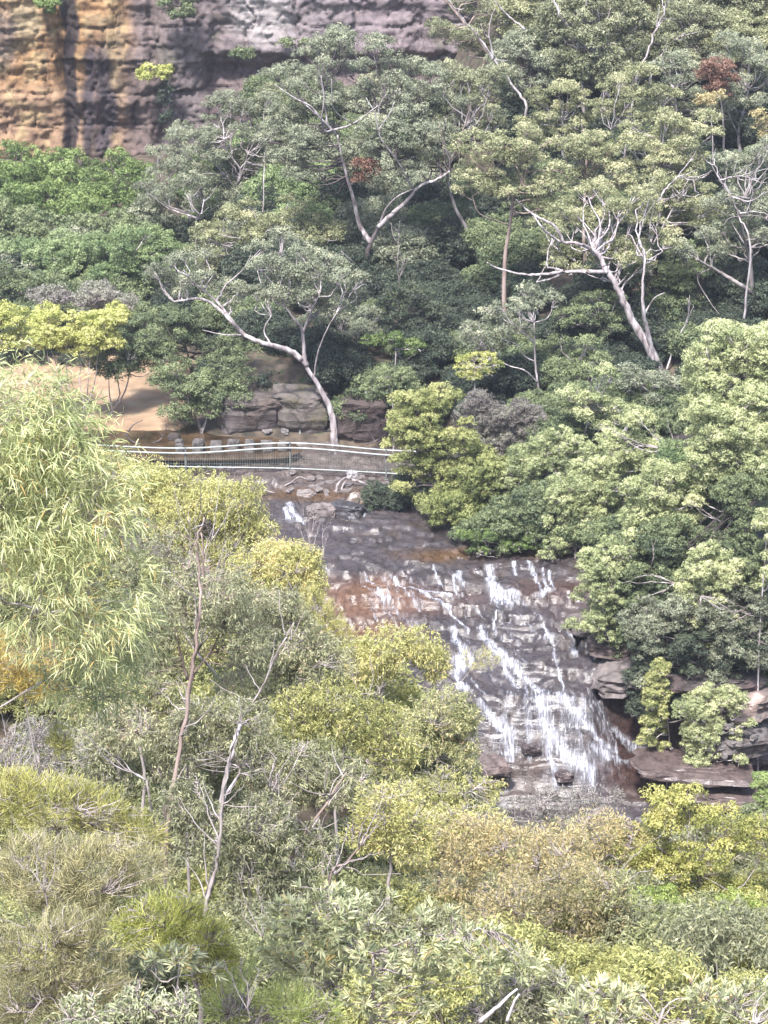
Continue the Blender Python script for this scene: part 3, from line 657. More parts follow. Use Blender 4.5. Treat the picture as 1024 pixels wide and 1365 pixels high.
rk('block of rock with a pale pink face at the right edge above the rubble', 985, 935, 1.5, 1.0, .55, (.36, .24, .20), .1, (.1, 0), 15, Y=95.8, dark=(.62, .48, .42))
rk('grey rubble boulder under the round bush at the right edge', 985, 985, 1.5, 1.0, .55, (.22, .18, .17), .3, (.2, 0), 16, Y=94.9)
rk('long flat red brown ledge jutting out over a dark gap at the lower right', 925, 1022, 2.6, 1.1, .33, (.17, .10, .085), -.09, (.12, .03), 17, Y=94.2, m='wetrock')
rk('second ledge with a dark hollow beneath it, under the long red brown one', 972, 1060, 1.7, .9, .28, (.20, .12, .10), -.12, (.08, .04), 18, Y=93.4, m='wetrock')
rk('small dark block under the two ledges at the right edge', 985, 1088, .8, .6, .25, (.15, .11, .11), .1, (0, 0), 19, Y=92.8)
rk('brown rock in the splash at the foot of the left cascade strand', 655, 1024, .8, .6, .4, (.30, .19, .16), .2, (0, 0), 20, .0)
rk('wet dark rock between the two white strands of the lower cascade', 706, 1000, .42, .35, .3, (.14, .09, .09), .2, (0, 0), 21, .05, m='wetrock')
rk('low wet rock near the foot of the lower cascade', 750, 1035, .4, .35, .25, (.13, .07, .07), .2, (0, 0), 22, .0, m='wetrock')
rk('rounded pale rock on the stream edge by the brown pool', 408, 662, .5, .4, .22, (.42, .33, .29), .2, (0, 0), 23, .1)
rk('pinkish speckled rock standing above the small white spout of the upper stream', 428, 686, .75, .5, .42, (.34, .25, .23), .1, (0, 0), 24, .1)
rk('smooth dark wet rock hump right of the pinkish speckled one', 462, 683, .95, .6, .42, (.09, .075, .09), -.4, (0, 0), 25, .05, m='wetrock')
rk('small orange sandstone lump at the end of the dark rock hump', 484, 674, .32, .3, .3, (.50, .30, .16), -.5, (0, 0), 26, .1)
rk('whitish triangular stone above the forked driftwood', 470, 637, .28, .25, .28, (.60, .56, .58), .3, (0, .3), 27, .15)
rk('broken brown rock bench of the bank under the leaning white gum', 335, 552, 1.9, 1.0, 1.3, (.19, .14, .13), .1, (.1, 0), 28, Y=121.9, dark=(.10, .08, .07))
rk('mossy brown bank rock left of the leaning gum trunk', 398, 548, 1.8, 1.0, 1.3, (.22, .17, .14), -.1, (.15, 0), 29, Y=121.9, dark=(.10, .09, .05))
rk('shadowed undercut rock behind the marker post', 425, 566, 1.4, .8, .5, (.15, .11, .10), .1, (.1, 0), 30, Y=121.8)
rk('dull red earth-coloured bank rock right of the leaning gum trunk', 488, 558, 1.5, .9, 1.2, (.14, .08, .07), .1, (.1, 0), 31, Y=121.4)
rk('low dark stone in the brown water at the edge of the sand', 232, 583, .35, .3, .2, (.10, .07, .05), .1, (0, 0), 32, Y=120.5)
for i in range(13):
    a, b = rng.uniform(300, 400), rng.uniform(548, 590)
    rk('loose pale stone in the scatter on the rocky bank behind the railing', a, b, rng.uniform(.12, .3), rng.uniform(.1, .25), rng.uniform(.08, .16), (.30, .26, .25), rng.uniform(0, 3), (0, 0), 200 + i, .02, sub=3, sq=.4, group='loose stones on the bank', cat='stone')
for i in range(24):
    a, b = rng.uniform(385, 560), rng.uniform(628, 656)
    rk('flat pinkish stone in the scatter on the dry shelf below the railing', a, b, rng.uniform(.15, .4), rng.uniform(.1, .3), rng.uniform(.05, .10), (.32, .25, .23), rng.uniform(0, 3), (0, 0), 240 + i, -.01, sub=3, sq=.4, group='flat stones on the shelf', cat='stone')
for i in range(14):
    a, b = rng.uniform(945, 1015), rng.uniform(955, 1012)
    c = P(a, b, 93.9); rk('pale stone in the heap of rubble at the right edge below the round bush', a, b, rng.uniform(.08, .22), rng.uniform(.08, .2), rng.uniform(.06, .12), (.27, .23, .22), rng.uniform(0, 3), (0, 0), 280 + i, -.02, sub=3, sq=.4, Y=93.9 - (b - 985) * .01, group='rubble stones', cat='stone')

# ------------------------------------------------------------------ white water
def waterfall():
    S_ = [([(611, 764), (614, 774), (617, 786)], 9), ([(606, 770), (604, 785), (608, 796)], 5), ([(653, 762), (656, 778), (666, 794), (680, 806)], 15), ([(652, 772), (660, 786), (664, 800)], 16), ([(680, 790), (690, 797)], 12),
          ([(684, 754), (687, 768)], 6), ([(703, 750), (708, 762), (712, 768)], 7), ([(714, 765), (717, 778), (722, 790)], 5), ([(723, 763), (725, 775), (729, 788)], 5), ([(732, 762), (734, 775), (737, 786)], 5),
          ([(578, 755), (582, 770), (590, 782)], 4), ([(560, 790), (578, 800), (598, 815)], 6), ([(598, 812), (612, 830), (625, 842)], 5), ([(604, 840), (609, 856), (620, 872), (628, 886)], 13), ([(640, 838), (643, 852), (655, 866), (668, 882)], 12),
          ([(662, 824), (658, 838), (662, 850)], 4), ([(656, 858), (672, 874), (688, 896), (708, 914), (722, 922)], 13), ([(610, 876), (616, 890), (610, 904)], 17), ([(612, 912), (622, 922)], 13), ([(668, 885), (676, 900), (690, 918)], 10),
          ([(724, 836), (731, 848), (737, 862), (740, 880), (746, 900), (752, 922)], 5), ([(726, 850), (733, 857)], 9), ([(760, 846), (764, 860), (766, 868)], 7), ([(756, 842), (760, 850)], 5),
          ([(640, 935), (655, 955), (668, 975), (680, 1000)], 9), ([(672, 968), (681, 982), (680, 1004)], 20), ([(720, 935), (722, 960), (730, 980), (732, 1000)], 18), ([(745, 925), (758, 945), (772, 960), (800, 990), (822, 1004)], 12),
          ([(728, 975), (742, 995), (757, 1015), (790, 1035)], 20), ([(728, 1000), (735, 1025), (742, 1050)], 12), ([(790, 1000), (815, 1010), (836, 1022)], 10), ([(818, 975), (838, 996), (852, 1006), (864, 1012)], 12), ([(385, 672), (392, 685), (404, 700)], 12), ([(380, 680), (386, 690)], 8),
          ([(492, 672), (489, 681), (486, 690)], 5), ([(487, 766), (491, 776), (498, 781)], 4), ([(505, 790), (512, 798), (520, 802)], 9), ([(525, 775), (560, 790), (600, 800)], 5)]
    segs = []
    def add(path, w, amp):
        q = [onbed(a, b) for a, b in path]; k = mpp(q[0][1])
        for i in range(len(q) - 1): segs.append((q[i][:2], q[i + 1][:2], max(.05, w * k * .55), amp))
    for p, w in S_: add(p, w, 1.0)
    for i in range(48):
        x0 = rng.uniform(668, 805); dx = (x0 - 715) * .35 + rng.normal() * 6; y0 = 924 + rng.normal() * 5 + (x0 - 730) * .04; n = rng.uniform(35, 100)
        add([(x0, y0), (x0 + dx * .3, y0 + n * .35), (x0 + dx * .7, y0 + n * .7), (x0 + dx, y0 + n)], rng.uniform(3, 8), rng.uniform(.45, .85))
    for i in range(80):
        x0 = rng.uniform(480, 690); y0 = rng.uniform(775, 905) if x0 > 600 else rng.uniform(770, 815); n = rng.uniform(10, 42)
        add([(x0, y0), (x0 + n * .45, y0 + n * .5), (x0 + n * .9, y0 + n)], rng.uniform(2, 4.5), rng.uniform(.35, .8))
    xs = np.arange(-7, 13, .055); ys = np.arange(91.5, 113.5, .055); X, Y = np.meshgrid(xs, ys); D = np.zeros_like(X)
    wx = X + .10 * fbm(X * 1.6, Y * 1.6, s=111); wy = Y + .10 * fbm(X * 1.6, Y * 1.6, s=112)
    def win(x0, x1, y0, y1): return slice(max(0, np.searchsorted(ys, y0)), np.searchsorted(ys, y1)), slice(max(0, np.searchsorted(xs, x0)), np.searchsorted(xs, x1))
    for a, b, w, amp in segs:
        i = win(min(a[0], b[0]) - 3 * w - .2, max(a[0], b[0]) + 3 * w + .2, min(a[1], b[1]) - 3 * w - .2, max(a[1], b[1]) + 3 * w + .2); d = b - a
        t = np.clip(((wx[i] - a[0]) * d[0] + (wy[i] - a[1]) * d[1]) / (d @ d + 1e-9), 0, 1); D[i] = np.maximum(D[i], amp * np.exp(-(((wx[i] - a[0] - t * d[0])**2 + (wy[i] - a[1] - t * d[1])**2) / w**2)))
    for px, py, rx, ry, amp in [(680, 1005, 20, 3.5, 1), (728, 788, 16, 4, 1), (765, 868, 8, 3, 1), (667, 802, 16, 7, .9), (738, 995, 24, 20, .8), (790, 1010, 60, 26, .62), (745, 1040, 40, 16, .6), (612, 895, 9, 12, .8), (614, 916, 8, 5, .9), (650, 870, 22, 10, .6), (392, 688, 12, 8, .8), (760, 965, 60, 36, .48), (700, 960, 36, 30, .42), (600, 830, 60, 40, .30), (640, 900, 50, 26, .36), (540, 790, 60, 14, .32)]:
        q = onbed(px, py); k = mpp(q[1]); ky = abs(onbed(px, py - ry)[1] - onbed(px, py + ry)[1]) / 2 + .05; D = np.maximum(D, amp * np.exp(-(((X - q[0]) / (rx * k))**2 + ((Y - q[1]) / ky)**2)**1.3))
    Z = gh(X, Y); Z = np.maximum(Z, .5 * (Z + gh(X, Y + .1))) + .025 + .05 * D * (.6 + .5 * fbm(X * 4, Y * 4, s=113))
    nx, ny = len(xs), len(ys); i = (np.arange(ny - 1)[:, None] * nx + np.arange(nx - 1)[None]).ravel(); f = np.stack([i, i + 1, i + nx + 1, i + nx], 1); f = f[D.ravel()[f].max(1) > .10]
    u, inv = np.unique(f, return_inverse=True); v = np.stack([X.ravel(), Y.ravel(), Z.ravel()], 1)[u]
    tag(mesh('waterfall', v, [inv.reshape(f.shape)], M['whitewater'], attrs={'tint': D.ravel()[u]}, smooth=True), kind='structure')
waterfall()

# ------------------------------------------------------------------ far trees: crowns as ellipses of the photo at a distance Y
T = lambda *a, **k: tree('gum_tree', *a, **k)
GT = 'tree'
# -- the leaning white gum at the railing
T('leaning white gum behind the railing, its long pale limb reaching left', GT, 120.5,
  [(248, 365, 42, 26), (232, 385, 22, 15), (330, 395, 40, 18, 1), (375, 345, 55, 30, 1), (420, 375, 62, 26), (455, 400, 40, 24, 1), (395, 385, 45, 22)],
  trunk=[(446, 592), (445, 570), (440, 545), (425, 515), (408, 488), (400, 476)],
  branches=[(.17, (403, 478), (385, 467), (350, 457), (325, 445), (308, 428), (292, 412), (268, 398), (232, 402)), (.09, (306, 428), (292, 405), (275, 390), (258, 376), (245, 360)), (.13, (410, 486), (405, 465), (403, 440), (392, 425), (380, 408)), (.08, (404, 442), (415, 415), (425, 395)),
            (.06, (350, 457), (352, 440), (362, 420)), (.06, (425, 500), (424, 470), (438, 435), (452, 412)), (.05, (318, 440), (300, 446), (270, 440))], leafm='gumgrey', r=.24, pr=.8, dens=1.1)
T('dark forked gum with a tall white limb and a reddish dead tuft', GT, 135,
  [(455, 95, 75, 45, 3), (400, 125, 45, 35, 2), (540, 105, 50, 35, 3), (470, 165, 85, 45, 1), (420, 215, 50, 35), (535, 190, 60, 40), (450, 60, 30, 18, 3), (575, 150, 40, 40, 2), (375, 190, 30, 30, 2)],
  trunk=[(489, 410), (486, 380), (488, 345), (496, 320), (506, 300)],
  branches=[(.16, (492, 325), (480, 300), (470, 260), (462, 235), (455, 205), (450, 180)), (.17, (504, 302), (520, 288), (545, 265), (560, 248), (585, 238), (600, 228)), (.1, (488, 375), (472, 352), (455, 335)), (.08, (505, 296), (515, 278), (530, 262), (550, 252)),
            (.09, (449, 180), (430, 160), (408, 140)), (.07, (452, 190), (470, 165), (505, 140)), (.06, (430, 160), (432, 130), (428, 105)), (.06, (510, 165), (505, 145), (515, 125)), (.07, (450, 182, 0), (432, 175, -1.5), (428, 160, -2.5), (415, 142, -2.8), (392, 130, -3), (366, 112, -3)), (.05, (428, 160, -2.5), (432, 130, -2.8), (428, 100, -3)), (.07, (560, 248, 0), (530, 215, -2), (508, 185, -2.8), (500, 152, -3), (488, 130, -3)), (.05, (506, 170, -2.8), (520, 150, -3), (526, 135, -3)), (.05, (470, 165, -1), (445, 145, -2.5), (442, 105, -3))],
  leafm='gumgrey', bark='darkbark', limbm='whitebark', r=.26, pr=.95, extra=[('dead_leaf_clump', (486, 232, 14, 20), 'deadred')])
T('grey green gum with bare white limbs fanning up in front of the cliff foot', GT, 148,
  [(300, 150, 38, 22, 2), (345, 155, 45, 30), (255, 205, 55, 35), (320, 195, 50, 30, 3), (235, 245, 45, 35, -2), (370, 230, 35, 35, 1), (290, 265, 55, 25, 2), (345, 270, 40, 25)],
  trunk=[(308, 320), (306, 290), (308, 268), (314, 250)],
  branches=[(.11, (308, 262), (318, 240), (320, 225), (305, 205), (298, 185)), (.08, (316, 245), (325, 225), (330, 205)), (.07, (312, 256), (326, 248), (334, 240)), (.06, (311, 250), (303, 238), (300, 228)), (.08, (262, 296), (268, 285), (273, 268)), (.08, (260, 294), (245, 282), (225, 275), (205, 262))], leafm='gumgrey', pr=1.0, r=.2)
T('slim gum with a broken pale stem right behind the fanning white limbs', GT, 150, [(355, 140, 30, 22), (385, 175, 35, 25), (350, 215, 30, 25)], trunk=[(352, 300), (352, 250), (354, 215), (358, 180)], leafm='gum', r=.13)
T('low spreading gum with ochre tips between the fanning gum and the leaning gum', GT, 136, [(310, 310, 50, 25), (360, 290, 45, 28), (400, 320, 50, 25), (290, 340, 35, 20), (425, 300, 25, 20)], leafm='gumyel', pr=.8, trunk=[(352, 400), (358, 350), (350, 320)], r=.13, base=.35)
T('gum with a dark curving trunk in front of the shadowed gully', GT, 136,
  [(600, 120, 45, 35, 3), (635, 110, 40, 28, 4), (600, 175, 45, 30, 2), (635, 160, 35, 30, 3), (570, 210, 35, 25)],
  trunk=[(650, 395), (646, 375), (636, 340), (622, 305), (606, 275), (597, 240)], branches=[(.09, (597, 240), (595, 215), (590, 190), (592, 172)), (.06, (600, 225), (612, 190), (622, 160), (628, 138)), (.07, (597, 238, 0), (594, 215, -1.5), (590, 190, -2), (586, 165, -2)), (.06, (596, 225, -1), (612, 190, -2), (628, 138, -2.4))],
  leafm='gum', bark='greybark', limbm='pinkbark', r=.2, pr=.9)
T('gum with peeling pinkish bark on its straight trunk, right of the gully', GT, 127,
  [(640, 200, 45, 22), (710, 195, 40, 22), (690, 235, 60, 30), (640, 240, 35, 28), (720, 260, 35, 25)],
  trunk=[(675, 505), (675, 460), (672, 400), (674, 340), (680, 300), (684, 262)], branches=[(.06, (682, 280), (665, 255), (652, 232)), (.06, (684, 262), (700, 235), (708, 205)), (.05, (655, 300), (640, 285), (630, 262))], leafm='gumyel', bark='pinkbark', r=.2, pr=.75)
T('big white gum leaning left out of the right bank with two long bare limbs', GT, 121,
  [(805, 350, 60, 20, 2), (850, 330, 50, 22, 3), (760, 300, 40, 20, 3), (800, 280, 50, 28, 4), (850, 275, 45, 25, 3), (745, 340, 30, 14, 4)],
  trunk=[(888, 520), (878, 492), (862, 458), (845, 432), (833, 405), (820, 378), (806, 355)],
  branches=[(.13, (806, 356), (798, 340), (785, 330), (768, 324), (748, 322), (732, 312), (722, 302), (712, 288)), (.12, (806, 366), (785, 362), (755, 362), (720, 366), (692, 365), (660, 356), (650, 350)), (.16, (872, 476), (864, 445), (858, 415), (857, 380), (860, 345)), (.06, (822, 380), (832, 372), (838, 364)), (.06, (862, 412), (872, 398), (886, 390)),
            (.1, (758, 306), (740, 302), (718, 290), (700, 278), (688, 266))], leafm='gumyel', r=.3, pr=.8, top=.45)
T('thick grey gum at the right edge forking into two pale limbs', GT, 124,
  [(985, 265, 45, 30, 2), (1005, 215, 40, 28, 3), (930, 330, 30, 22), (980, 320, 40, 22, 2), (1030, 300, 30, 40)],
  trunk=[(1035, 470), (1022, 430), (1010, 402), (1003, 388)], branches=[(.15, (1004, 392), (985, 378), (962, 364), (940, 352), (928, 345)), (.13, (1006, 385), (1000, 350), (992, 315), (985, 280)), (.07, (1000, 265), (980, 262), (962, 268)), (.05, (1040, 305), (1012, 288), (975, 290), (965, 300)), (.05, (940, 352), (930, 370), (945, 400), (960, 420))], leafm='gumgrey', bark='greybark', r=.34, pr=.8)
T('thin pale sapling with three side limbs, rising from behind the olive bush', GT, 117.5, [(680, 425, 42, 26), (655, 445, 40, 22), (710, 400, 30, 18, 1), (640, 465, 22, 14)],
  trunk=[(738, 585), (732, 565), (722, 535), (716, 505), (713, 470), (712, 430)], branches=[(.05, (715, 508), (700, 494), (680, 488), (660, 478), (648, 466)), (.05, (714, 460), (702, 448), (692, 438)), (.04, (714, 485), (700, 475), (690, 460))], leafm='gumgrey', r=.09, pr=.55, dens=.8, limb=.025)
T('tree with a small bright yellow green crown in front of the gully', GT, 116, [(637, 488, 27, 17), (628, 496, 16, 12)], leafm='lime', r=.06, pr=.42, sub=.16, leaf=.1, nleaf=16)
# -- upper right slope
T('tall pale gum at the top of the picture with a forked trunk crossing its neighbours', GT, 152,
  [(700, 95, 45, 30), (670, 130, 45, 25), (740, 125, 40, 30, 2), (700, 160, 50, 25, 1), (690, 65, 25, 15, 2)], trunk=[(770, 262), (778, 220), (778, 150), (774, 100), (768, 55)], branches=[(.15, (770, 80), (758, 40), (745, 10), (735, -20)), (.11, (770, 60), (776, 25), (785, -20)), (.14, (812, 130), (800, 100), (780, 65), (772, 50))], leafm='gum', bark='greybark', limbm='whitebark', r=.26, pr=1.0)
T('gum with a long pale limb slanting down to the right from the top edge', GT, 154, [(620, 30, 40, 30), (655, 60, 40, 30, 3), (560, 20, 0.1, 0.1)][:2], trunk=[(704, 150), (690, 122), (665, 92), (640, 55), (615, 25), (590, -5)], leafm='gum', bark='pinkbark', r=.2, pr=1.0)
T('gum with a white stem at the top edge right of the forked one', GT, 158, [(830, 30, 35, 35), (880, 10, 40, 30), (850, 70, 30, 20)], trunk=[(860, 110), (868, 70), (878, 40), (892, 5), (900, -25)], branches=[(.08, (868, 90), (885, 70), (905, 46), (912, 44)), (.05, (800, 60), (806, 30), (815, -10))], leafm='dark', r=.2, pr=1.0, dens=.6)
T('yellow tipped gum in the middle of the upper right slope', GT, 140, [(845, 115, 38, 22), (835, 145, 40, 22), (870, 140, 30, 22, 1)], trunk=[(838, 255), (832, 215), (840, 170)], branches=[(.05, (832, 210), (822, 190), (815, 172))], leafm='gumyel', pr=.85, r=.14)
T('pale yellow green crown above the big white leaning gum', GT, 133, [(880, 180, 50, 26), (920, 175, 35, 22, 1), (860, 205, 45, 22), (905, 205, 45, 24, 1)], trunk=[(868, 330), (872, 280), (880, 220)], leafm='gumyel', pr=.85, r=.15, base=.5)
T('round grey green crown at the right of the slope above the two dark gaps', GT, 130, [(915, 255, 38, 24), (900, 290, 40, 22), (870, 250, 35, 22, 1), (930, 285, 30, 22, 1)], trunk=[(868, 372), (866, 330), (880, 290)], branches=[(.08, (868, 340), (885, 300), (905, 265), (922, 245))], leafm='gumyel', pr=.75, r=.14, base=.42)
T('gum with yellowish tufts standing left of the two dark gaps on the right slope', GT, 132, [(795, 195, 35, 18), (775, 215, 35, 20), (810, 235, 35, 20), (780, 190, 25, 15, 1)], trunk=[(780, 340), (778, 290), (782, 240)], leafm='gumyel', pr=.75, r=.16, bark='pinkbark', base=.45)
T('yellow tipped gum above the straight pinkish trunk', GT, 143, [(745, 130, 35, 20), (760, 160, 40, 20), (720, 170, 30, 18, 1)], leafm='gumyel', pr=.85, base=.42, trunk=[(752, 250), (750, 200), (750, 160)], r=.12)
T('bluish grey gum left of the red brown dead crown', GT, 144, [(900, 115, 40, 28), (890, 90, 30, 20, 1), (925, 145, 30, 20)], leafm='gumgrey', pr=.9, base=.5, trunk=[(900, 210), (902, 160), (900, 120)], r=.14)
T('grey gum right of the red brown dead crown', GT, 143, [(1000, 110, 40, 35), (975, 150, 35, 25), (1015, 155, 30, 25, 1), (980, 75, 35, 22)], leafm='gumgrey', pr=.9, base=.5, trunk=[(995, 240), (985, 180), (998, 120)], branches=[(.06, (985, 180), (975, 160), (968, 140))], r=.15)
T('dense pale grey green gum in the top right corner below the bright green crown', GT, 150, [(960, 50, 40, 28), (1005, 60, 40, 25), (930, 75, 30, 20)], leafm='pale', pr=.95, base=.4)
T('bright green crown in the top right corner', GT, 158, [(1005, 15, 45, 22), (975, 28, 30, 12), (1030, 30, 30, 25)], leafm='green', pr=.95, base=.75)
tree('dead_tree', 'dead red brown crown standing among the green gums at the upper right', GT, 141, [(955, 108, 20, 25), (945, 95, 12, 12)], leafm='deadred', pr=.7, r=.1, trunk=[(965, 180), (962, 140), (955, 110)], dens=1.2, bark='greybark')
tree('dead_tree', 'small pinkish brown dead crown cut by the right edge', GT, 137, [(1018, 172, 13, 20)], leafm='rust', pr=.5, r=.08, bark='greybark', base=.3)
tree('small_tree', 'low orange tipped crown just under the red brown dead one', GT, 139, [(948, 130, 16, 8)], leafm='rust', pr=.45, r=.06, base=.5)
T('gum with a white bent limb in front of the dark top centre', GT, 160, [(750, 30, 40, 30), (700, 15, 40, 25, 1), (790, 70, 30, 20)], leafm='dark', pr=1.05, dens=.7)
T('sparse purple grey crown at the top between two pale stems', GT, 150, [(840, 90, 50, 22), (870, 120, 30, 20), (800, 100, 25, 18)], leafm='heath', pr=.7, dens=.6, bark='whitebark', base=.4)
T('dark green crown filling the shade under the yellow tipped gums', GT, 137, [(740, 260, 45, 35), (700, 300, 40, 30), (770, 380, 60, 30), (720, 400, 40, 30)], leafm='mid', pr=.85, base=.45)
T('layered green crown on crooked dark stems beside the white limb fork', GT, 126, [(900, 350, 45, 22), (870, 370, 35, 15), (925, 380, 35, 22), (890, 400, 40, 14)], leafm='mid', pr=.65, base=.6, bark='darkbark', trunk=[(905, 480), (912, 440), (900, 400)], branches=[(.05, (905, 455), (922, 420), (932, 400)), (.05, (903, 460), (915, 470), (930, 480))], r=.12)
T('small grey sapling with a forked top in the shade left of the big white gum', GT, 122, [(795, 410, 35, 16), (770, 425, 25, 14), (815, 435, 25, 15)], leafm='mid', pr=.5, r=.07, trunk=[(798, 500), (800, 470), (803, 445), (798, 425)], branches=[(.04, (802, 455), (808, 440), (812, 425))], bark='greybark', base=.5)
T('broad soft green crown low behind the thin sapling', GT, 119, [(765, 475, 38, 28), (745, 495, 30, 16), (785, 500, 35, 14)], leafm='mid', pr=.6, base=.6)
T('grey green low crown around the foot of the big white gum', GT, 115.5, [(870, 520, 40, 22), (845, 505, 25, 15), (890, 545, 35, 16)], leafm='gumgrey', pr=.6, base=.45)
T('pale crown of round tufts left of the foot of the big white gum', GT, 112.5, [(795, 500, 22, 12), (785, 540, 38, 18), (765, 530, 20, 12), (800, 560, 30, 12)], leafm='pale', pr=.5, base=.5, r=.09)
def bare(name, label, cat, Y, w, lines, bark='whitebark', side=10):
    p0 = P(*lines[0][0], Y); g0 = float(gh(p0[0], p0[1])); o0 = (p0[0], p0[1], g0); rt = tag(empty(name, o0), label, cat); sk = []
    for i, ln in enumerate(lines):
        pts = [P(a, b, Y + rng.normal() * .2) for a, b in ln]; ww = w if i == 0 else w * .6
        if i == 0 and g0 < p0[2]: pts = [np.array([p0[0] - .2, p0[1] + .2, g0 - .2])] + pts
        elif i: d = [np.linalg.norm(q - pts[0]) for q in sk]; pts[0] = sk[int(np.argmin(d))] if min(d) < 1.5 else pts[0]
        q = smooth_path(pts, 6, ww * .3); sk += list(q); a_ = Acc(); tube(a_, q, ww, ww * .3, 7, .08); a_.build('trunk' if i == 0 else 'branch', M[bark], rt, o0, True)
        if i == 0: n0 = len(q)
    sk_ = sk[n0 // 2:]; b_ = Acc()
    for i in range(side):
        j = rng.integers(1, len(sk_)); d = nrm(nrm(sk_[j] - sk_[j - 1]) + rng.normal(size=3) * .7 + [0, 0, .2]); L_ = rng.uniform(.5, 1.6)
        tube(b_, smooth_path([sk_[j], sk_[j] + d * L_ * .5 + rng.normal(size=3) * .1, sk_[j] + d * L_ + [0, 0, .15]], 4, .015), w * .35, .012, 4)
    b_.build('twig', M[bark], rt, o0, True)
    return rt
DG = 'dead_gum'
bare(DG, 'bare forked stem at the top edge right of centre between green crowns', 'tree', 146, .17, [[(776, 200), (778, 150), (775, 95), (765, 55), (750, 25), (735, -10)], [(770, 60), (776, 25), (785, -10)], [(812, 130), (800, 100), (788, 75), (772, 50)]], 'whitebark', 16)
bare(DG, 'bare white stem rising to the top edge right of the forked one', 'tree', 146, .13, [[(845, 120), (862, 75), (873, 42), (884, 18), (896, -10)], [(860, 95), (880, 75), (895, 56), (914, 44)], [(800, 60), (806, 35), (815, 10)]], 'whitebark', 14)
bare(DG, 'long bare limb running down to the right from the top edge above the gully', 'tree', 145, .12, [[(702, 150), (692, 125), (668, 92), (640, 52), (615, 22), (592, -8)], [(655, 75), (652, 40), (660, 10)], [(700, 40), (675, 18), (655, -5)]], 'whitebark', 10)
bare(DG, 'short pink trunk with a broken top above the yellow tipped crowns', 'tree', 137, .13, [[(786, 262), (783, 225), (780, 190), (776, 170)]], 'pinkbark', 4)
bare(DG, 'bare white limbs splayed in the round grey green crown at the right', 'tree', 127, .09, [[(866, 320), (870, 285), (880, 262), (900, 238), (924, 212)], [(872, 280), (868, 255), (872, 235)], [(905, 235), (925, 240), (945, 232)]], 'whitebark', 12)
bare(DG, 'tangle of bare whitish limbs at the right edge above the thick grey gum', 'tree', 122.5, .08, [[(1000, 330), (985, 290), (975, 262), (960, 240), (952, 215)], [(985, 290), (1005, 282), (1026, 286)], [(978, 265), (1000, 268), (1020, 255)], [(960, 240), (985, 235), (1010, 238)]], 'whitebark', 16)
bare(DG, 'slender bare white stem behind the fanning white limbs', 'tree', 143, .07, [[(352, 250), (353, 222), (356, 200), (352, 182)], [(355, 202), (360, 190), (364, 172)]], 'whitebark', 6)
bare(DG, 'bare whitish fan of limbs left above the leaning gum', 'tree', 141, .09, [[(262, 300), (268, 285), (272, 265)], [(262, 298), (245, 285), (225, 278), (205, 262)], [(264, 290), (256, 275), (250, 262)]], 'whitebark', 10)
bare(DG, 'grey stem low right of the forked gum, half hidden in the shaded gully', 'tree', 128, .07, [[(532, 430), (533, 390), (530, 350), (532, 310)]], 'greybark', 8)
bare(DG, 'crooked bare stems against the dark gap left of the layered green crown', 'tree', 121.5, .06, [[(888, 495), (900, 460), (915, 430), (925, 408)], [(898, 465), (915, 475), (930, 482)]], 'whitebark', 6)
# -- left side
tree('small_tree', 'bright yellow domed crown on many thin pale stems over the sand', GT, 122.5, [(85, 432, 45, 20), (130, 440, 32, 20), (60, 450, 30, 18), (155, 418, 24, 10, 1), (105, 455, 45, 14)], leafm='lime', pr=.6, base=.6, sub=.2, leaf=.12, r=.08, bark='twig',
     trunk=[(108, 600), (107, 575), (105, 555), (95, 535)], branches=[(.06, (104, 555), (92, 525), (80, 500), (70, 470)), (.05, (96, 535), (90, 505), (88, 465)), (.05, (107, 575), (112, 540), (106, 505), (112, 470)), (.045, (109, 560), (120, 530), (128, 500), (130, 465)), (.04, (85, 510), (68, 490), (62, 465)), (.04, (112, 540), (118, 500), (122, 460))], limb=.03)
tree('small_tree', 'pale yellow crown cut by the left edge above the near leaves', GT, 119, [(10, 425, 35, 18), (15, 455, 35, 15), (-15, 440, 30, 25)], leafm='lime', pr=.55, base=.55, sub=.2, leaf=.12, r=.07, bark='twig')
tree('small_tree', 'dark green tree with forked pale stems rooted in the brown water at the sand', GT, 124, [(160, 470, 35, 18), (185, 455, 35, 18, 1), (150, 490, 25, 12), (200, 480, 30, 15, 1)], leafm='mid', pr=.6, base=.45, bark='greybark', r=.08,
     trunk=[(136, 592), (140, 565), (152, 545), (160, 525)], branches=[(.06, (152, 545), (165, 525), (172, 500), (170, 480)), (.05, (150, 548), (146, 525), (145, 500)), (.04, (160, 525), (157, 505), (160, 485))])
tree('small_tree', 'olive tree on the bank with several grey trunks, left of the rocky bank', GT, 121.5, [(235, 505, 30, 18), (275, 520, 40, 25), (250, 545, 35, 20), (300, 500, 30, 15, 1), (310, 530, 25, 18)], leafm='mid', pr=.6, base=.62, bark='greybark', r=.10,
     trunk=[(270, 592), (268, 575), (264, 560)], branches=[(.07, (268, 575), (278, 555), (285, 535)), (.06, (266, 570), (258, 550), (250, 530)), (.05, (271, 580), (275, 560), (276, 540))])
T('dark green tree between the sand and the leaning gum', GT, 128, [(220, 440, 45, 25), (260, 470, 45, 25), (210, 470, 30, 22), (300, 465, 30, 20), (245, 425, 30, 15)], leafm='mid', pr=.75, base=.42, bark='darkbark')
T('shadowy dark green tree beneath the long pale limb', GT, 127, [(330, 490, 40, 25), (370, 500, 35, 25), (350, 470, 40, 16), (390, 520, 20, 15)], leafm='mid', pr=.7, base=.4, bark='darkbark')
tree('small_tree', 'fresh green layered crown low behind the rocky bank', GT, 125.5, [(375, 500, 30, 12), (360, 520, 25, 9), (490, 500, 22, 14)][:2], leafm='green', pr=.5, base=.45)
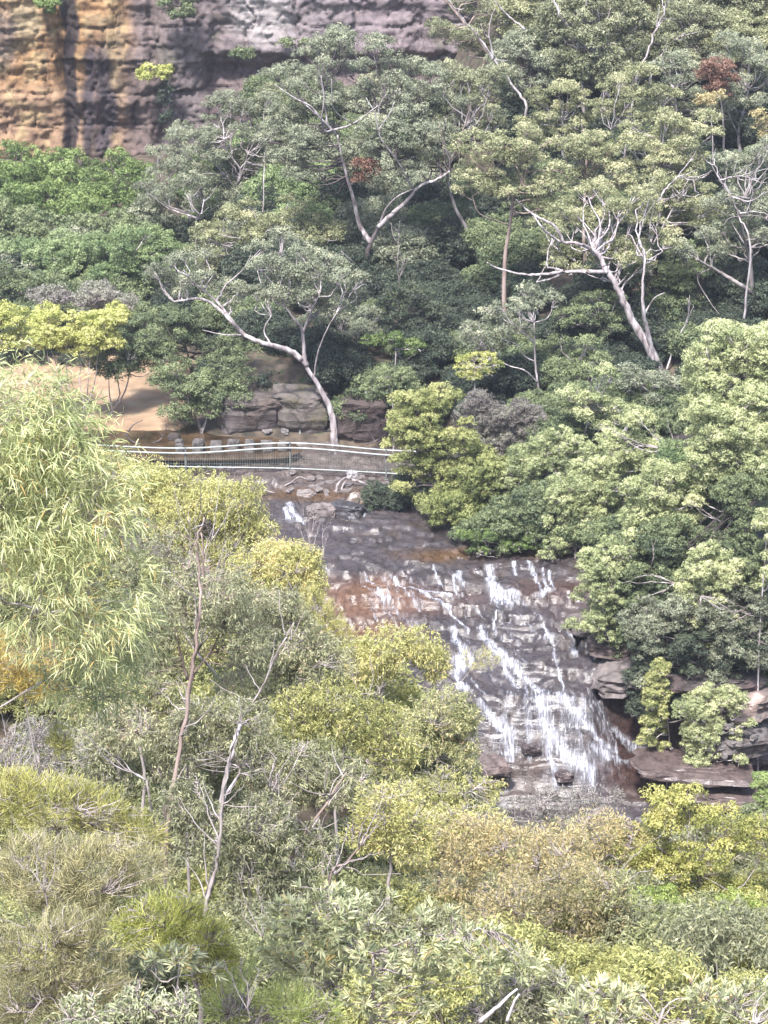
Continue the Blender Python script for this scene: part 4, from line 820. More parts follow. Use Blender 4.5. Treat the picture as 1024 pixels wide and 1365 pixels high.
T('grey green rounded crown right behind the leaning gum trunk', GT, 126, [(450, 440, 50, 28), (480, 430, 28, 22), (460, 470, 35, 16), (440, 490, 22, 16)], leafm='gumgrey', pr=.65, base=.42)
tree('shrub', 'pinkish grey heath bush behind the yellow domed crown', 'shrub', 134, [(115, 395, 45, 13), (145, 405, 30, 12), (70, 400, 25, 12)], leafm='heath', pr=.6, base=.6, r=.07)
tree('fern_tree', 'light green feathery crown left below the hanging greenery', GT, 143, [(60, 340, 45, 22), (25, 350, 35, 22), (110, 330, 45, 22, 1), (85, 370, 40, 18, -1)], leafm='fern', pr=.85, base=.55)
tree('small_tree', 'soft green crown between the feathery one and the grey green gums', GT, 141, [(160, 330, 40, 22), (190, 355, 35, 22), (150, 365, 40, 20), (205, 325, 25, 20)], leafm='fern', pr=.85, base=.42)
tree('small_tree', 'dull dark green crown at the left edge behind the pale yellow one', GT, 138, [(20, 390, 40, 20), (60, 385, 35, 15), (0, 370, 30, 20)], leafm='mid', pr=.8, base=.45)
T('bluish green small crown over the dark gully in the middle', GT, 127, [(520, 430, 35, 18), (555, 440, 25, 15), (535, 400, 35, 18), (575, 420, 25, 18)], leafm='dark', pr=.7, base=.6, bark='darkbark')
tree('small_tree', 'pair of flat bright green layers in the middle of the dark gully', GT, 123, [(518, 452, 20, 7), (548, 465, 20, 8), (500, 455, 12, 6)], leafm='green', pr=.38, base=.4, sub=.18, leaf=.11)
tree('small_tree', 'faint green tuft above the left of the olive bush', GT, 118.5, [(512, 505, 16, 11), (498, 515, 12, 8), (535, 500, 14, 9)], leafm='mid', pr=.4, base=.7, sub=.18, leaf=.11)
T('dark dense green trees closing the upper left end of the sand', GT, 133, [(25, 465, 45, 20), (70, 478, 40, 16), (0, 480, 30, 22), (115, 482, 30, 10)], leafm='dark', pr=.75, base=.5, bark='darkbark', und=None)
tree('shrub', 'dim shrubby growth along the top of the rocky bank, left of the leaning trunk', 'shrub', 124.3, [(345, 515, 40, 14), (385, 505, 35, 14), (320, 530, 25, 10)], leafm='dark', pr=.5, base=.5, bark='darkbark')
tree('shrub', 'dim shrubby growth along the top of the red bank, right of the leaning trunk', 'shrub', 123.6, [(470, 520, 35, 14), (505, 535, 30, 14), (490, 505, 30, 12)], leafm='dark', pr=.5, base=.6, bark='darkbark')
tree('shrub', 'small brownish bush hanging over the middle of the rocky bank', 'shrub', 122.4, [(365, 535, 20, 9), (415, 530, 18, 9)], leafm='heath', pr=.35, base=.4, bark='greybark', sub=.15, leaf=.1)
tree('shrub', 'grey green shrub on the slope between the bright thicket and the fanning white limbs', 'shrub', 149, [(215, 280, 28, 16), (195, 292, 25, 14), (230, 300, 25, 14), (205, 265, 20, 12, 3)], leafm='gumgrey', pr=.8, base=.45, bark='greybark')
# hanging greenery below the cliff, and tufts in the cliff
for lb, y_, el, mm, bs in [('leafy green thicket at the left edge right under the ochre cliff', 163, [(15, 222, 42, 22), (0, 250, 35, 25, -8), (45, 245, 35, 24, -6), (20, 270, 35, 20, -12)], 'green', .42), ('bright green thicket in the middle of the greenery under the cliff', 163, [(85, 222, 38, 22), (105, 250, 40, 24, -6), (75, 270, 40, 20, -11), (115, 280, 30, 16, -13)], 'green', .5),
                     ('dark edged green thicket right of the greenery under the cliff', 163, [(155, 222, 36, 22), (180, 245, 30, 24, -6), (150, 270, 38, 20, -11)], 'green', .38), ('greyer green clump at the lower left of the greenery under the cliff', 148, [(15, 300, 34, 18), (55, 305, 35, 15), (-10, 290, 20, 25), (100, 305, 30, 12), (150, 300, 35, 14)], 'mid', .6)]:
    tree('shrub', lb, 'shrub', y_, el, leafm=mm, pr=.9, base=bs, r=.08, bark='darkbark', dens=1.1, sub=.3, leaf=.2, nleaf=18)
for lb, px, py, rx, ry, mm in [('small round yellow green bush clinging to the middle of the cliff', 208, 97, 22, 9, 'lime'), ('green tuft in the cleft at the top left of the cliff', 62, 8, 12, 14, 'green'), ('dark green bush at the top of the cliff right of the stains', 238, 8, 26, 14, 'mid'), ('dim green streak of plants under the round cliff bush', 222, 135, 9, 26, 'dark'), ('thin green tuft near the cliff overhang', 325, 72, 14, 8, 'mid'), ('low green tuft on the ledge at the foot of the overhang', 395, 58, 20, 5, 'mid')]:
    Yc = 170.6; pf = fill_ellipses(Yc, [(px, py, rx, ry)], .45, .5, 1.1); o0 = P(px, py, Yc); r_ = tag(empty('shrub', o0), lb, 'shrub'); a_ = Acc()
    for c, p_ in pf: tube(a_, smooth_path([o0 + [0, 1.6, -.3], (o0 + c) / 2, c], 3), .04, .015, 4)
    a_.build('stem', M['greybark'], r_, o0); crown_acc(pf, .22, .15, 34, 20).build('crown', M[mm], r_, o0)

# ------------------------------------------------------------------ right bank of the creek
S = lambda *a, **k: tree('bush', *a, **k)
S('large olive yellow bush over the right end of the railing', 'shrub', 111.5, [(565, 545, 38, 26), (548, 570, 30, 16), (595, 580, 40, 26), (578, 530, 28, 16), (625, 615, 42, 26), (610, 645, 32, 22), (588, 600, 18, 12)], leafm='olive', pr=.55, base=.62, sub=.18, leaf=.11, nsub=30, r=.12, depth=.6, flat=.5, bark='darkbark')
S('dull olive bush right of the large yellow one, hanging over the stream', 'shrub', 109.5, [(650, 640, 45, 28), (620, 675, 40, 26), (660, 680, 40, 25), (600, 672, 28, 20), (690, 640, 35, 20)], leafm='olive', pr=.55, base=.36, sub=.2, leaf=.12, r=.1, depth=.6, bark='darkbark')
S('purple grey twiggy bush behind the olive yellow one', 'shrub', 114, [(650, 550, 35, 20), (690, 560, 30, 20), (640, 535, 22, 12), (665, 580, 40, 14)], leafm='heath', pr=.5, base=.55, sub=.18, leaf=.09, bark='greybark')
S('dark green bush overhanging the shallow brown pool below the railing', 'shrub', 112.2, [(520, 660, 32, 18), (545, 650, 22, 16), (500, 668, 16, 12)], leafm='dark', pr=.42, base=.62, sub=.17, leaf=.11, r=.06, bark='darkbark')
S('rich green undergrowth overhanging the top lip of the cascade', 'shrub', 106.8, [(690, 690, 45, 24), (650, 700, 35, 18), (725, 715, 35, 20), (755, 690, 30, 22), (735, 740, 20, 10)], leafm='mid', pr=.5, base=.5, sub=.18, leaf=.12, r=.07, bark='darkbark')
S('fine green fern clump at the water edge under the undergrowth', 'fern', 106, [(640, 712, 25, 8), (690, 722, 22, 8)], leafm='green', pr=.32, base=.35, sub=.13, leaf=.1, r=.04)
S('pale grey green bush with tufted top right of the olive bush', 'shrub', 108.5, [(705, 605, 22, 14), (740, 590, 28, 15), (690, 625, 18, 12), (765, 600, 28, 18), (725, 615, 30, 14)], leafm='pale', pr=.48, base=.48, sub=.17, leaf=.11, nsub=28, r=.08)
S('yellow green tufted bush in the middle of the right bank', 'shrub', 106.5, [(800, 615, 35, 18), (830, 590, 28, 18), (780, 640, 30, 16), (845, 560, 25, 14), (860, 600, 25, 18)], leafm='pale', pr=.5, base=.55, sub=.18, leaf=.11, r=.09)
S('green bush with long pale sticks lying through it on the right bank', 'shrub', 105.5, [(760, 650, 32, 18), (770, 675, 30, 16), (790, 665, 25, 15)], leafm='pale', pr=.48, base=.5, sub=.18, leaf=.11, r=.06)
S('great pale green domed bush at the right edge', 'shrub', 102.5, [(985, 460, 50, 28), (1015, 490, 40, 28), (950, 500, 40, 20), (930, 480, 25, 14), (985, 520, 50, 20), (1020, 450, 30, 20)], leafm='pale', pr=.65, base=.62, sub=.2, leaf=.12, r=.14, depth=.6)
S('pale green bush right below the great domed one', 'shrub', 100.5, [(990, 570, 45, 30), (1015, 545, 35, 25), (960, 590, 30, 22), (1010, 610, 35, 20), (960, 545, 30, 15)], leafm='pale', pr=.6, base=.58, sub=.2, leaf=.12, r=.12, depth=.6)
S('domed grey green bush on the right bank above the round ones, with lit tufts', 'shrub', 100.5, [(875, 650, 38, 24), (905, 680, 38, 22), (860, 685, 32, 20), (840, 660, 20, 16), (890, 630, 28, 12)], leafm='pale', pr=.5, base=.6, sub=.17, leaf=.11, r=.1, depth=.7)
S('green bush between the two pale domed ones', 'shrub', 102.5, [(925, 625, 32, 22), (895, 610, 32, 16), (950, 640, 30, 20), (960, 680, 35, 22)], leafm='fern', pr=.5, base=.36, sub=.18, leaf=.11, r=.08)
S('small round grey green bush nearest the upper cascade', 'shrub', 98.8, [(808, 748, 30, 20), (825, 730, 22, 12), (820, 775, 26, 16), (795, 755, 18, 14)], leafm='pale', pr=.42, base=.45, sub=.15, leaf=.1, r=.07)
S('round pale bush with a tuft leaning left near the right edge', 'shrub', 96.8, [(955, 748, 30, 18), (930, 765, 28, 20), (960, 770, 25, 16), (920, 790, 16, 12)], leafm='pale', pr=.42, base=.62, sub=.15, leaf=.1, r=.08)
S('dark rounded bush at the right edge beside the round pale one', 'shrub', 97, [(1010, 745, 26, 22), (1020, 770, 22, 20)], leafm='mid', pr=.45, base=.65, sub=.17, leaf=.11)
S('pale round tuft cut by the right edge', 'shrub', 96, [(1022, 690, 16, 20)], leafm='pale', pr=.4, base=.7, sub=.15, leaf=.1)
S('dark green scrub in the hollow behind the round bushes', 'shrub', 99, [(875, 760, 50, 25), (900, 720, 45, 22), (850, 800, 40, 20), (980, 715, 45, 22), (990, 660, 35, 25)], leafm='mid', pr=.55, base=.45, sub=.2, leaf=.13, bark='darkbark')
S('grey green scrub under the round pale bush', 'shrub', 96.6, [(895, 815, 40, 22), (940, 820, 45, 25), (990, 810, 40, 28), (860, 830, 35, 16)], leafm='gumgrey', pr=.5, base=.35, sub=.18, leaf=.12, bark='greybark')
S('dim olive scrub just above the cave ledge', 'shrub', 96.2, [(900, 855, 45, 18), (950, 865, 50, 20), (1000, 860, 40, 22), (860, 860, 22, 14)], leafm='dark', pr=.45, base=.65, sub=.18, leaf=.12, bark='greybark')
S('narrow yellow green bush hanging in front of the cave', 'shrub', 95.2, [(876, 890, 14, 12), (872, 912, 14, 14), (885, 925, 12, 8)], leafm='olive', pr=.3, base=.75, sub=.12, leaf=.09, r=.04)
S('neat round light green bush growing over the rubble right of the cave', 'shrub', 94.2, [(925, 945, 30, 18), (955, 925, 28, 14), (975, 935, 22, 12), (940, 965, 26, 14), (925, 972, 14, 8)], leafm='pale', pr=.36, base=.6, sub=.13, leaf=.09, nsub=30, r=.06)
S('bright green leafy tuft at the right edge below the ledges', 'shrub', 88, [(1018, 1040, 12, 20), (1022, 1065, 8, 14)], leafm='green', pr=.3, base=.8, sub=.12, leaf=.09, r=.03)
S('low green tuft under the second ledge at the lower right', 'shrub', 91.5, [(1000, 1085, 12, 12), (1015, 1092, 10, 10)], leafm='mid', pr=.28, base=.6, sub=.12, leaf=.09, r=.03)
dead_shrub('dead_branch', 'heap of bare white sticks lying in the bushes below the big white gum', 'branch', (895, 600), [(800, 565), (815, 575), (850, 560), (840, 590), (870, 575), (905, 585), (830, 600), (890, 560)], 104.5, .04, 'whitebark', 24, .5)
dead_shrub('dead_branch', 'bare white forked branch in front of the dark scrub right of the small round bush', 'branch', (900, 778), [(845, 770), (868, 765), (852, 800), (880, 790), (835, 775)], 97.5, .035, 'whitebark', 8, .2)
dead_shrub('dead_branch', 'bare pale sticks right below the round pale bush', 'branch', (935, 795), [(1000, 820), (985, 825), (960, 812), (975, 800)], 95.6, .03, 'whitebark', 8, .2)
dead_shrub('dead_branch', 'thin bare pale sticks below the domed grey green bush', 'branch', (960, 695), [(925, 672), (905, 660), (945, 685), (980, 700)], 99.5, .03, 'whitebark', 8, .2)
dead_shrub('dead_branch', 'short upright white stick over the green scrub left of the round bushes', 'branch', (872, 742), [(868, 718), (876, 716)], 98, .025, 'whitebark', 2, .1)
def drift(name, label, cat, Y, lines, m, r):
    o0 = P(*lines[0][0], Y); rt = tag(empty(name, o0), label, cat)
    for i, ln in enumerate(lines):
        a_ = Acc(); tube(a_, smooth_path([P(a, b, Y + rng.normal() * .05 * (j > 0)) for j, (a, b) in enumerate(ln)], 6, r * .1), r * (1 if i == 0 else .75), r * .35, 7, .08); a_.build('log' if i == 0 else 'branch', M[m], rt, o0, True)
drift('driftwood', 'forked white driftwood log standing on the shelf below the railing', 'driftwood', 114.2, [[(447, 662), (450, 648), (458, 638), (468, 636)], [(454, 662), (457, 648), (462, 640)], [(470, 640), (480, 642), (492, 647)]], 'whitebark', .10)
drift('driftwood', 'thin bare stick lying on the stones left of the forked driftwood', 'driftwood', 114.6, [[(368, 650), (385, 645), (398, 636), (408, 638)]], 'twig', .05)
drift('fallen_branch', 'dark curved fallen branch lying in the brown water behind the left of the railing', 'branch', 119.8, [[(168, 575), (172, 585), (185, 592), (205, 590), (218, 582), (222, 568)], [(170, 577), (178, 566), (190, 560)], [(218, 582), (212, 575)]], 'darkbark', .06)
drift('fallen_branch', 'tangled dark roots sticking out of the bank right of the leaning gum', 'branch', 120, [[(488, 592), (500, 588), (515, 578)], [(500, 588), (492, 575)], [(505, 588), (518, 592), (528, 586)]], 'darkbark', .05)
drift('driftwood', 'short pale log poking out of the bushes at the left of the brown pool', 'driftwood', 113, [[(348, 652), (358, 655), (366, 657)]], 'twig', .06)

# ------------------------------------------------------------------ filler growth that reads as the same kind between the trees
def fillers(protos, label, group, cat, spots, smin, smax):
    used = set()
    for x, y in spots:
        i = int(rng.integers(len(protos))); z = float(ground(x, y)); s = rng.uniform(smin, smax)
        if i not in used: o = protos[i]; used.add(i); o.location = (x, y, z - .1); o.rotation_euler = (0, 0, rng.uniform(0, 6)); o.scale = (s, s, s); 
        else: o = copy_tree(protos[i], (x, y, z - .1), rng.uniform(0, 6.28), s)
        o['label'] = label; o['group'] = group; o['category'] = cat
    for i, o in enumerate(protos):
        if i not in used:
            for ch in list(o.children): bpy.data.objects.remove(ch)
            bpy.data.objects.remove(o)
def proto(name, leafm, bark, w, h, pr, lo=.3, sub=.28, leaf=.13, nleaf=26):
    pf = []
    for i in range(int((3.0 if 'tree' in name else 4.5) * (w / pr)**2 * .8 + 5)):
        u = runit(1)[0]; q = np.array([u[0] * w * .5, u[1] * w * .5, h * (lo + (1 - lo) * (.5 + .5 * u[2]))]); pf.append((q, pr * rng.uniform(.7, 1.2)))
    rt = empty(name, (0, 0, 0)); ta = Acc(); pts = smooth_path([[0, 0, -.5], [rng.normal() * .2, 0, h * .4], [0, rng.normal() * .2, h * .8]], 5, .03); tube(ta, pts, .05 * h**.6, .03, 6)
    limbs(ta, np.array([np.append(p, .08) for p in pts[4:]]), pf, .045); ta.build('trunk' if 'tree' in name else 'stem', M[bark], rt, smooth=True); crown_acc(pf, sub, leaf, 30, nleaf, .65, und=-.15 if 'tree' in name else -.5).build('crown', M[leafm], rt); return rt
def spots(n, x0, x1, y0, y1, ok, md=2.0, side=3.5):
    out = []; t = 0
    while len(out) < n and t < n * 60:
        t += 1; x, y = rng.uniform(x0, x1), rng.uniform(y0, y1); 
        if abs(x) > .165 * y + side or not ok(x, y): continue
        if all((x - a)**2 + (y - b)**2 > md * md for a, b in out): out.append((x, y))
    return out
def foot(x): return 134.5 if x < -9 else (125 if x < 4 else 117)
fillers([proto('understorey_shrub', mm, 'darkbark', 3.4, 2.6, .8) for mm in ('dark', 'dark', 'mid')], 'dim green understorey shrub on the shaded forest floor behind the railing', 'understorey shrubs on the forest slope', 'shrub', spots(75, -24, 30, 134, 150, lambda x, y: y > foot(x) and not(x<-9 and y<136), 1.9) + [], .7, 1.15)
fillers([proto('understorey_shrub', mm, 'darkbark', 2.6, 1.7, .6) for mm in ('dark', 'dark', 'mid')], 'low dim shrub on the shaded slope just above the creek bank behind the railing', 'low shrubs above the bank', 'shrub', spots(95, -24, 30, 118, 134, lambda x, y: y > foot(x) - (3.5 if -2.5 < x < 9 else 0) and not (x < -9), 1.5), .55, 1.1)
fillers([proto('forest_tree', mm, 'whitebark', 5.2, 7.5, .85, .4) for mm in ('gum', 'gumgrey', 'gumgrey', 'gumyel')], 'grey green gum filling in the upper forest slope behind its named neighbours', 'gums filling the upper slope', 'tree', spots(50, 9, 34, 148, 178, lambda x, y: True, 3.0), .8, 1.2)
fillers([proto('forest_shrub', mm, 'greybark', 3.6, 3.0, .85) for mm in ('mid', 'gumgrey', 'fern')], 'green or grey green shrub on the slope between the sand and the cliff', 'shrubs below the cliff', 'shrub', spots(72, -38, 4, 137, 168, lambda x, y: y > foot(x) + 8 and not (-29 < x < -13 and y > 148), 2.4, 8), .7, 1.1)
fillers([proto('bank_shrub', 'mid', 'darkbark', 2.6, 1.9, .55, .25, .2, .10) for i in range(3)], 'mid green shrub low between the pale bushes of the right bank', 'low shrubs of the right bank', 'shrub', spots(75, 6.5, 26, 97.5, 117, lambda x, y: x > 7.5 + (.30 * (112 - y) if y < 112 else 0) * 0 + (3.2 if y < 106 else 0) + (1.5 if y < 101 else 0), 1.5), .7, 1.15)

# ------------------------------------------------------------------ foreground growth
N = near_shrub
# far edge of the near slope (about 50 m away)
N('mallee_gum', 'pale yellowish gum foliage along the upper left of the near slope under the railing', 'tree', 57, [(175, 640, 55, 40), (225, 660, 50, 40), (130, 640, 40, 40), (270, 655, 40, 30)], 'mallee', 'mallyel', 1.2, base=.5, stems=8)
N('mallee_gum', 'thin leaved gum top reaching the left of the brown pool', 'tree', 56, [(300, 668, 48, 34), (332, 650, 22, 14), (290, 710, 50, 40), (330, 705, 35, 28), (240, 700, 50, 45), (310, 750, 45, 35)], 'mallee', 'mallyel', 1.2, base=.5, stems=8)
N('mallee_gum', 'yellow tipped gum foliage left of the upper dark rock slab', 'tree', 53, [(372, 752, 52, 34), (405, 775, 32, 38), (340, 760, 45, 38), (400, 740, 30, 18)], 'mallee', 'mallyel', 1.2, base=.55, stems=8)
N('tea_tree', 'soft bright olive bush below the orange rock bench', 'shrub', 51, [(430, 830, 26, 30), (415, 800, 18, 20), (450, 850, 25, 25)], 'needle', 'needle', 1.0, base=.55)
N('mallee_gum', 'gum with a golden rim in front of the left side of the cascade', 'tree', 50, [(520, 865, 50, 32), (560, 860, 35, 26), (490, 880, 40, 35), (580, 885, 22, 24)], 'mallee', 'mallyel', .95, base=.5, stems=8)
N('tea_tree', 'lone faint yellow green sprig in front of the white water', 'shrub', 49, [(640, 880, 22, 12)], 'needle', 'needle', .45, base=.6, stems=4, twigs=20, trunk=[(575, 980), (600, 930), (632, 888)], r=.015)
N('mallee_gum', 'olive gum reaching right towards the foot of the left white strand', 'tree', 48, [(590, 950, 45, 35), (620, 960, 22, 24), (560, 980, 45, 38), (610, 1000, 32, 24)], 'mallee', 'mallee', .95, base=.55, stems=8)
N('mallee_gum', 'small leafy gum just left below the cascade', 'tree', 46, [(610, 1050, 55, 26), (650, 1050, 25, 14), (570, 1060, 45, 25)], 'mallee', 'mallyel', .9, base=.45, stems=7)
N('heath_shrub', 'thin brownish shrub with pinkish twigs right under the cascade', 'shrub', 46, [(700, 1090, 50, 22), (750, 1075, 50, 22), (800, 1068, 35, 16), (660, 1100, 35, 20)], 'rust', 'heath', .55, base=.6, stems=16, twigs=200)
dead_shrub('dead_shrub', 'fan of thin bare grey twigs against the dark slab above the yellow tipped gum', 'shrub', (418, 760), [(395, 700), (405, 690), (418, 680), (428, 695), (440, 700), (412, 705), (400, 715), (435, 720)], 53, .012, 'twig', 60, .3)
dead_shrub('dead_shrub', 'tall fan of bare grey pink stems left of the middle, rising out of the gums', 'shrub', (262, 870), [(225, 740), (240, 700), (255, 690), (268, 680), (285, 700), (300, 720), (310, 735), (245, 760), (290, 760), (232, 790)], 47, .028, 'twig', 120, .5)
dead_shrub('dead_shrub', 'bare brownish stems fanning up below the gold rimmed gum', 'shrub', (490, 960), [(470, 900), (480, 890), (495, 885), (505, 900), (515, 910), (455, 905)], 45, .014, 'twig', 50, .3)
# middle of the near slope (about 35 to 45 m away)
N('mallee_gum', 'tall gum with a pale pinkish trunk rising through the left middle of the near slope', 'tree', 42, [(205, 760, 55, 50), (230, 820, 60, 55), (290, 790, 55, 50), (190, 860, 45, 50), (320, 850, 40, 45)], 'mallee', 'mallgrey', .62, base=.42,
  trunk=[(215, 1130), (222, 1080), (236, 1020), (245, 970), (252, 920), (262, 860)], branches=[(.045, (262, 862), (266, 810), (272, 760), (268, 710)), (.035, (250, 905), (240, 870), (232, 830), (215, 790)), (.035, (254, 840), (244, 800), (250, 760), (262, 720)), (.03, (255, 900), (280, 870), (300, 830))], r=.085, stems=10, bark='pinkbark')
N('mallee_gum', 'gum with a long bare limb curving up to the right across the slope', 'tree', 43, [(380, 850, 50, 45), (340, 900, 55, 40), (420, 880, 50, 45), (370, 810, 40, 30)], 'mallee', 'mallgrey', .85, base=.5, stems=9,
  branches=[(.03, (258, 985, -1.5), (285, 972, -1.5), (325, 950, -1.5), (350, 915, -1.5), (370, 870, -1.5), (392, 830, -1.5))])
N('mallee_gum', 'leafy gum in the centre of the near slope with warm tips', 'tree', 42, [(450, 940, 55, 40), (490, 965, 50, 40), (400, 950, 45, 38), (520, 1000, 45, 35)], 'mallee', 'mallyel', .85, base=.42, stems=9)
N('mallee_gum', 'dull green gum whose straight white stem shows below it, left of the centre', 'tree', 40, [(280, 960, 50, 35), (330, 970, 50, 40), (240, 980, 40, 40), (350, 1010, 40, 30)], 'mallee', 'mallgrey', .8, base=.42, r=.07, bark='whitebark',
  trunk=[(272, 1215, -1.5), (285, 1165, -1.5), (292, 1100, -1.5), (296, 1060, -1.5), (305, 1020, -1.5), (315, 985, -1.3), (320, 960, 0)], stems=8)
N('mallee_gum', 'gum with two slanting brown stems right of the centre', 'tree', 40, [(410, 1020, 50, 35), (450, 1040, 50, 35), (380, 1050, 45, 35)], 'mallee', 'mallgrey', .8, base=.45, stems=8, branches=[(.035, (390, 1145, -1.2), (415, 1105, -1.2), (440, 1065, -1.2), (462, 1030, -1.2)), (.03, (448, 1165, -1.2), (470, 1140, -1.2), (490, 1115, -1.2)), (.03, (358, 1110, -1.3), (362, 1070, -1.3), (368, 1030, -1.3))])
N('tea_tree', 'domed sandy green bush above the pale banksia', 'shrub', 38, [(515, 1080, 50, 40), (540, 1110, 50, 40), (490, 1110, 35, 30)], 'rust', 'mallyel', .95, base=.55, stems=8)
N('mallee_gum', 'shaded grey green gum low in the gap between the feathery shrubs and the banksia', 'tree', 37, [(250, 1070, 45, 40), (290, 1120, 55, 50), (350, 1100, 50, 45), (330, 1180, 50, 45), (400, 1130, 50, 40), (380, 1190, 40, 35)], 'mallee', 'mallgrey', .8, base=.34, stems=12, r=.05)
N('rusty_shrub', 'orange brown tipped shrub right of the domed sandy bush', 'shrub', 38, [(630, 1120, 55, 40), (680, 1140, 60, 45), (610, 1170, 45, 35), (740, 1130, 50, 40)], 'rust', 'rust', .85, base=.55, stems=14, twigs=180)
N('rusty_shrub', 'pinkish brown shrub with dry leaves left of the yellow green tea tree', 'shrub', 36, [(700, 1200, 60, 40), (770, 1190, 60, 45), (650, 1220, 40, 30), (800, 1240, 50, 40), (740, 1260, 50, 35)], 'rust', 'rust', .8, base=.36, stems=16, twigs=200)
N('rusty_shrub', 'golden brown shrub top in front of the lower cascade', 'shrub', 41, [(800, 1110, 45, 30), (770, 1140, 40, 30), (840, 1130, 30, 35)], 'rust', 'rust', .85, base=.75, stems=10)
N('mallee_gum', 'olive leafy gum in the hollow right of the bent white branch', 'tree', 40, [(170, 970, 50, 35), (130, 1000, 45, 30), (200, 1020, 40, 30), (150, 1040, 40, 25)], 'mallee', 'mallgrey', .9, base=.45, stems=10)
N('mallee_gum', 'small leafy gum filling the hollow under the sprays of the sapling', 'tree', 45, [(195, 920, 40, 28), (160, 930, 35, 25), (230, 935, 30, 25), (120, 935, 40, 22)], 'mallee', 'mallee', 1.1, base=.5)
N('mallee_gum', 'greyish leafy shrub behind the whitish stem left of the centre', 'shrub', 41.5, [(285, 1020, 40, 30), (315, 1000, 35, 25), (255, 1030, 35, 25), (290, 1050, 35, 20)], 'mallee', 'mallgrey', 1.1, base=.5)
N('heath_shrub', 'greyish twiggy shrub behind the bundle of bare white stems', 'shrub', 36, [(40, 1000, 60, 35), (100, 1020, 50, 25)], 'rust', 'heath', .7, base=.7, stems=16, twigs=260)
for lb, Y_, w_, ln in [('long pinkish grey limb rising steeply through the gums left of the middle', 39.5, .06, [(222, 1120), (232, 1050), (245, 970), (256, 900), (264, 840), (268, 780), (262, 730), (272, 690)]), ('short pale forked stem low in the middle of the near slope', 37.5, .045, [(358, 1110), (362, 1070), (360, 1040), (368, 1010)]), ('slanting brown bare stem in the middle of the near slope', 37.8, .05, [(385, 1150), (412, 1105), (440, 1065), (462, 1030)]),
                       ('slanting pair of brown stems just above the large banksia', 34, .04, [(440, 1175), (462, 1150), (490, 1115)]), ('straight whitish stem low on the near slope above the green feathery bush', 36, .05, [(272, 1220), (285, 1170), (292, 1130), (298, 1060), (312, 990)]), ('long bare limb curving up to the right over the gums', 40.5, .035, [(252, 990), (285, 972), (325, 950), (350, 915), (370, 870), (392, 830)])]:
    p0 = P(*ln[0], Y_); g0 = float(gh(p0[0], p0[1])); rt = tag(empty('bare_stem', (p0[0], p0[1], g0)), lb, 'stem'); o0 = (p0[0], p0[1], g0); a_ = Acc()
    pts = [P(a, b, Y_ + rng.normal() * .1) for a, b in ln]; q = smooth_path(([np.array([p0[0] - .1, p0[1], g0 - .1])] if g0 < p0[2] else []) + pts, 6, w_ * .25); tube(a_, q, w_, w_ * .3, 7, .1); a_.build('stem', M['pinkbark' if 'pink' in lb or 'brown' in lb else 'twig'], rt, o0, True)
    b_ = Acc()
    for i in range(9):
        j = rng.integers(len(q) // 4, len(q) - 1); d = nrm(nrm(q[min(j + 1, len(q) - 1)] - q[j - 1]) + rng.normal(size=3) * .6); L_ = rng.uniform(.4, 1.1); tube(b_, smooth_path([q[j], q[j] + d * L_ * .5 + rng.normal(size=3) * .05, q[j] + d * L_ + [0, 0, .1]], 4, .01), w_ * .35, .004, 4)
    b_.build('side_twig', M['twig'], rt, o0, True)
N('mallee_gum', 'yellowish leafy gum between the small gum under the cascade and the rusty shrub', 'tree', 40, [(590, 1100, 45, 28), (640, 1095, 40, 22), (560, 1140, 40, 28)], 'mallee', 'mallyel', .9, base=.5)
N('mallee_gum', 'leafy green bush between the rusty shrub and the tea tree', 'shrub', 36, [(810, 1190, 35, 30), (800, 1280, 45, 28), (850, 1290, 40, 25), (620, 1250, 40, 20)], 'mallee', 'mallee', .9, base=.5)
dead_shrub('dead_branch', 'bare pale branch forking to the right in front of the tea tree', 'branch', (795, 1205), [(862, 1125), (870, 1160), (840, 1160), (815, 1170)], 37, .018, 'twig', 8, .1)
# the big yellow green tea tree at the right
tree('tea_tree', 'large yellow green tea tree with a bright top filling the lower right', 'shrub', 41, [(900, 1080, 48, 30), (880, 1120, 55, 45), (940, 1120, 55, 45), (990, 1160, 50, 50), (900, 1190, 60, 55), (960, 1220, 60, 50), (870, 1160, 40, 50), (1015, 1110, 30, 30)], leafm='tea', pr=.34, base=.5, sub=.12, leaf=.062, nsub=26, nleaf=26, r=.06, bark='twig', limb=.02)
tree('tea_tree', 'deeper green clumps in the lower part of the large tea tree', 'shrub', 38, [(890, 1240, 50, 40), (940, 1260, 50, 35), (985, 1235, 40, 35), (870, 1215, 30, 25)], leafm='needleg', pr=.3, base=.5, sub=.11, leaf=.058, nsub=26, nleaf=26, r=.05, bark='twig', limb=.02)
N('tea_tree', 'vivid lime green bush at the lower right edge', 'shrub', 33, [(1005, 1285, 38, 26), (980, 1265, 18, 12), (1030, 1290, 25, 30)], 'needle', 'needley', 1.1, base=.5)
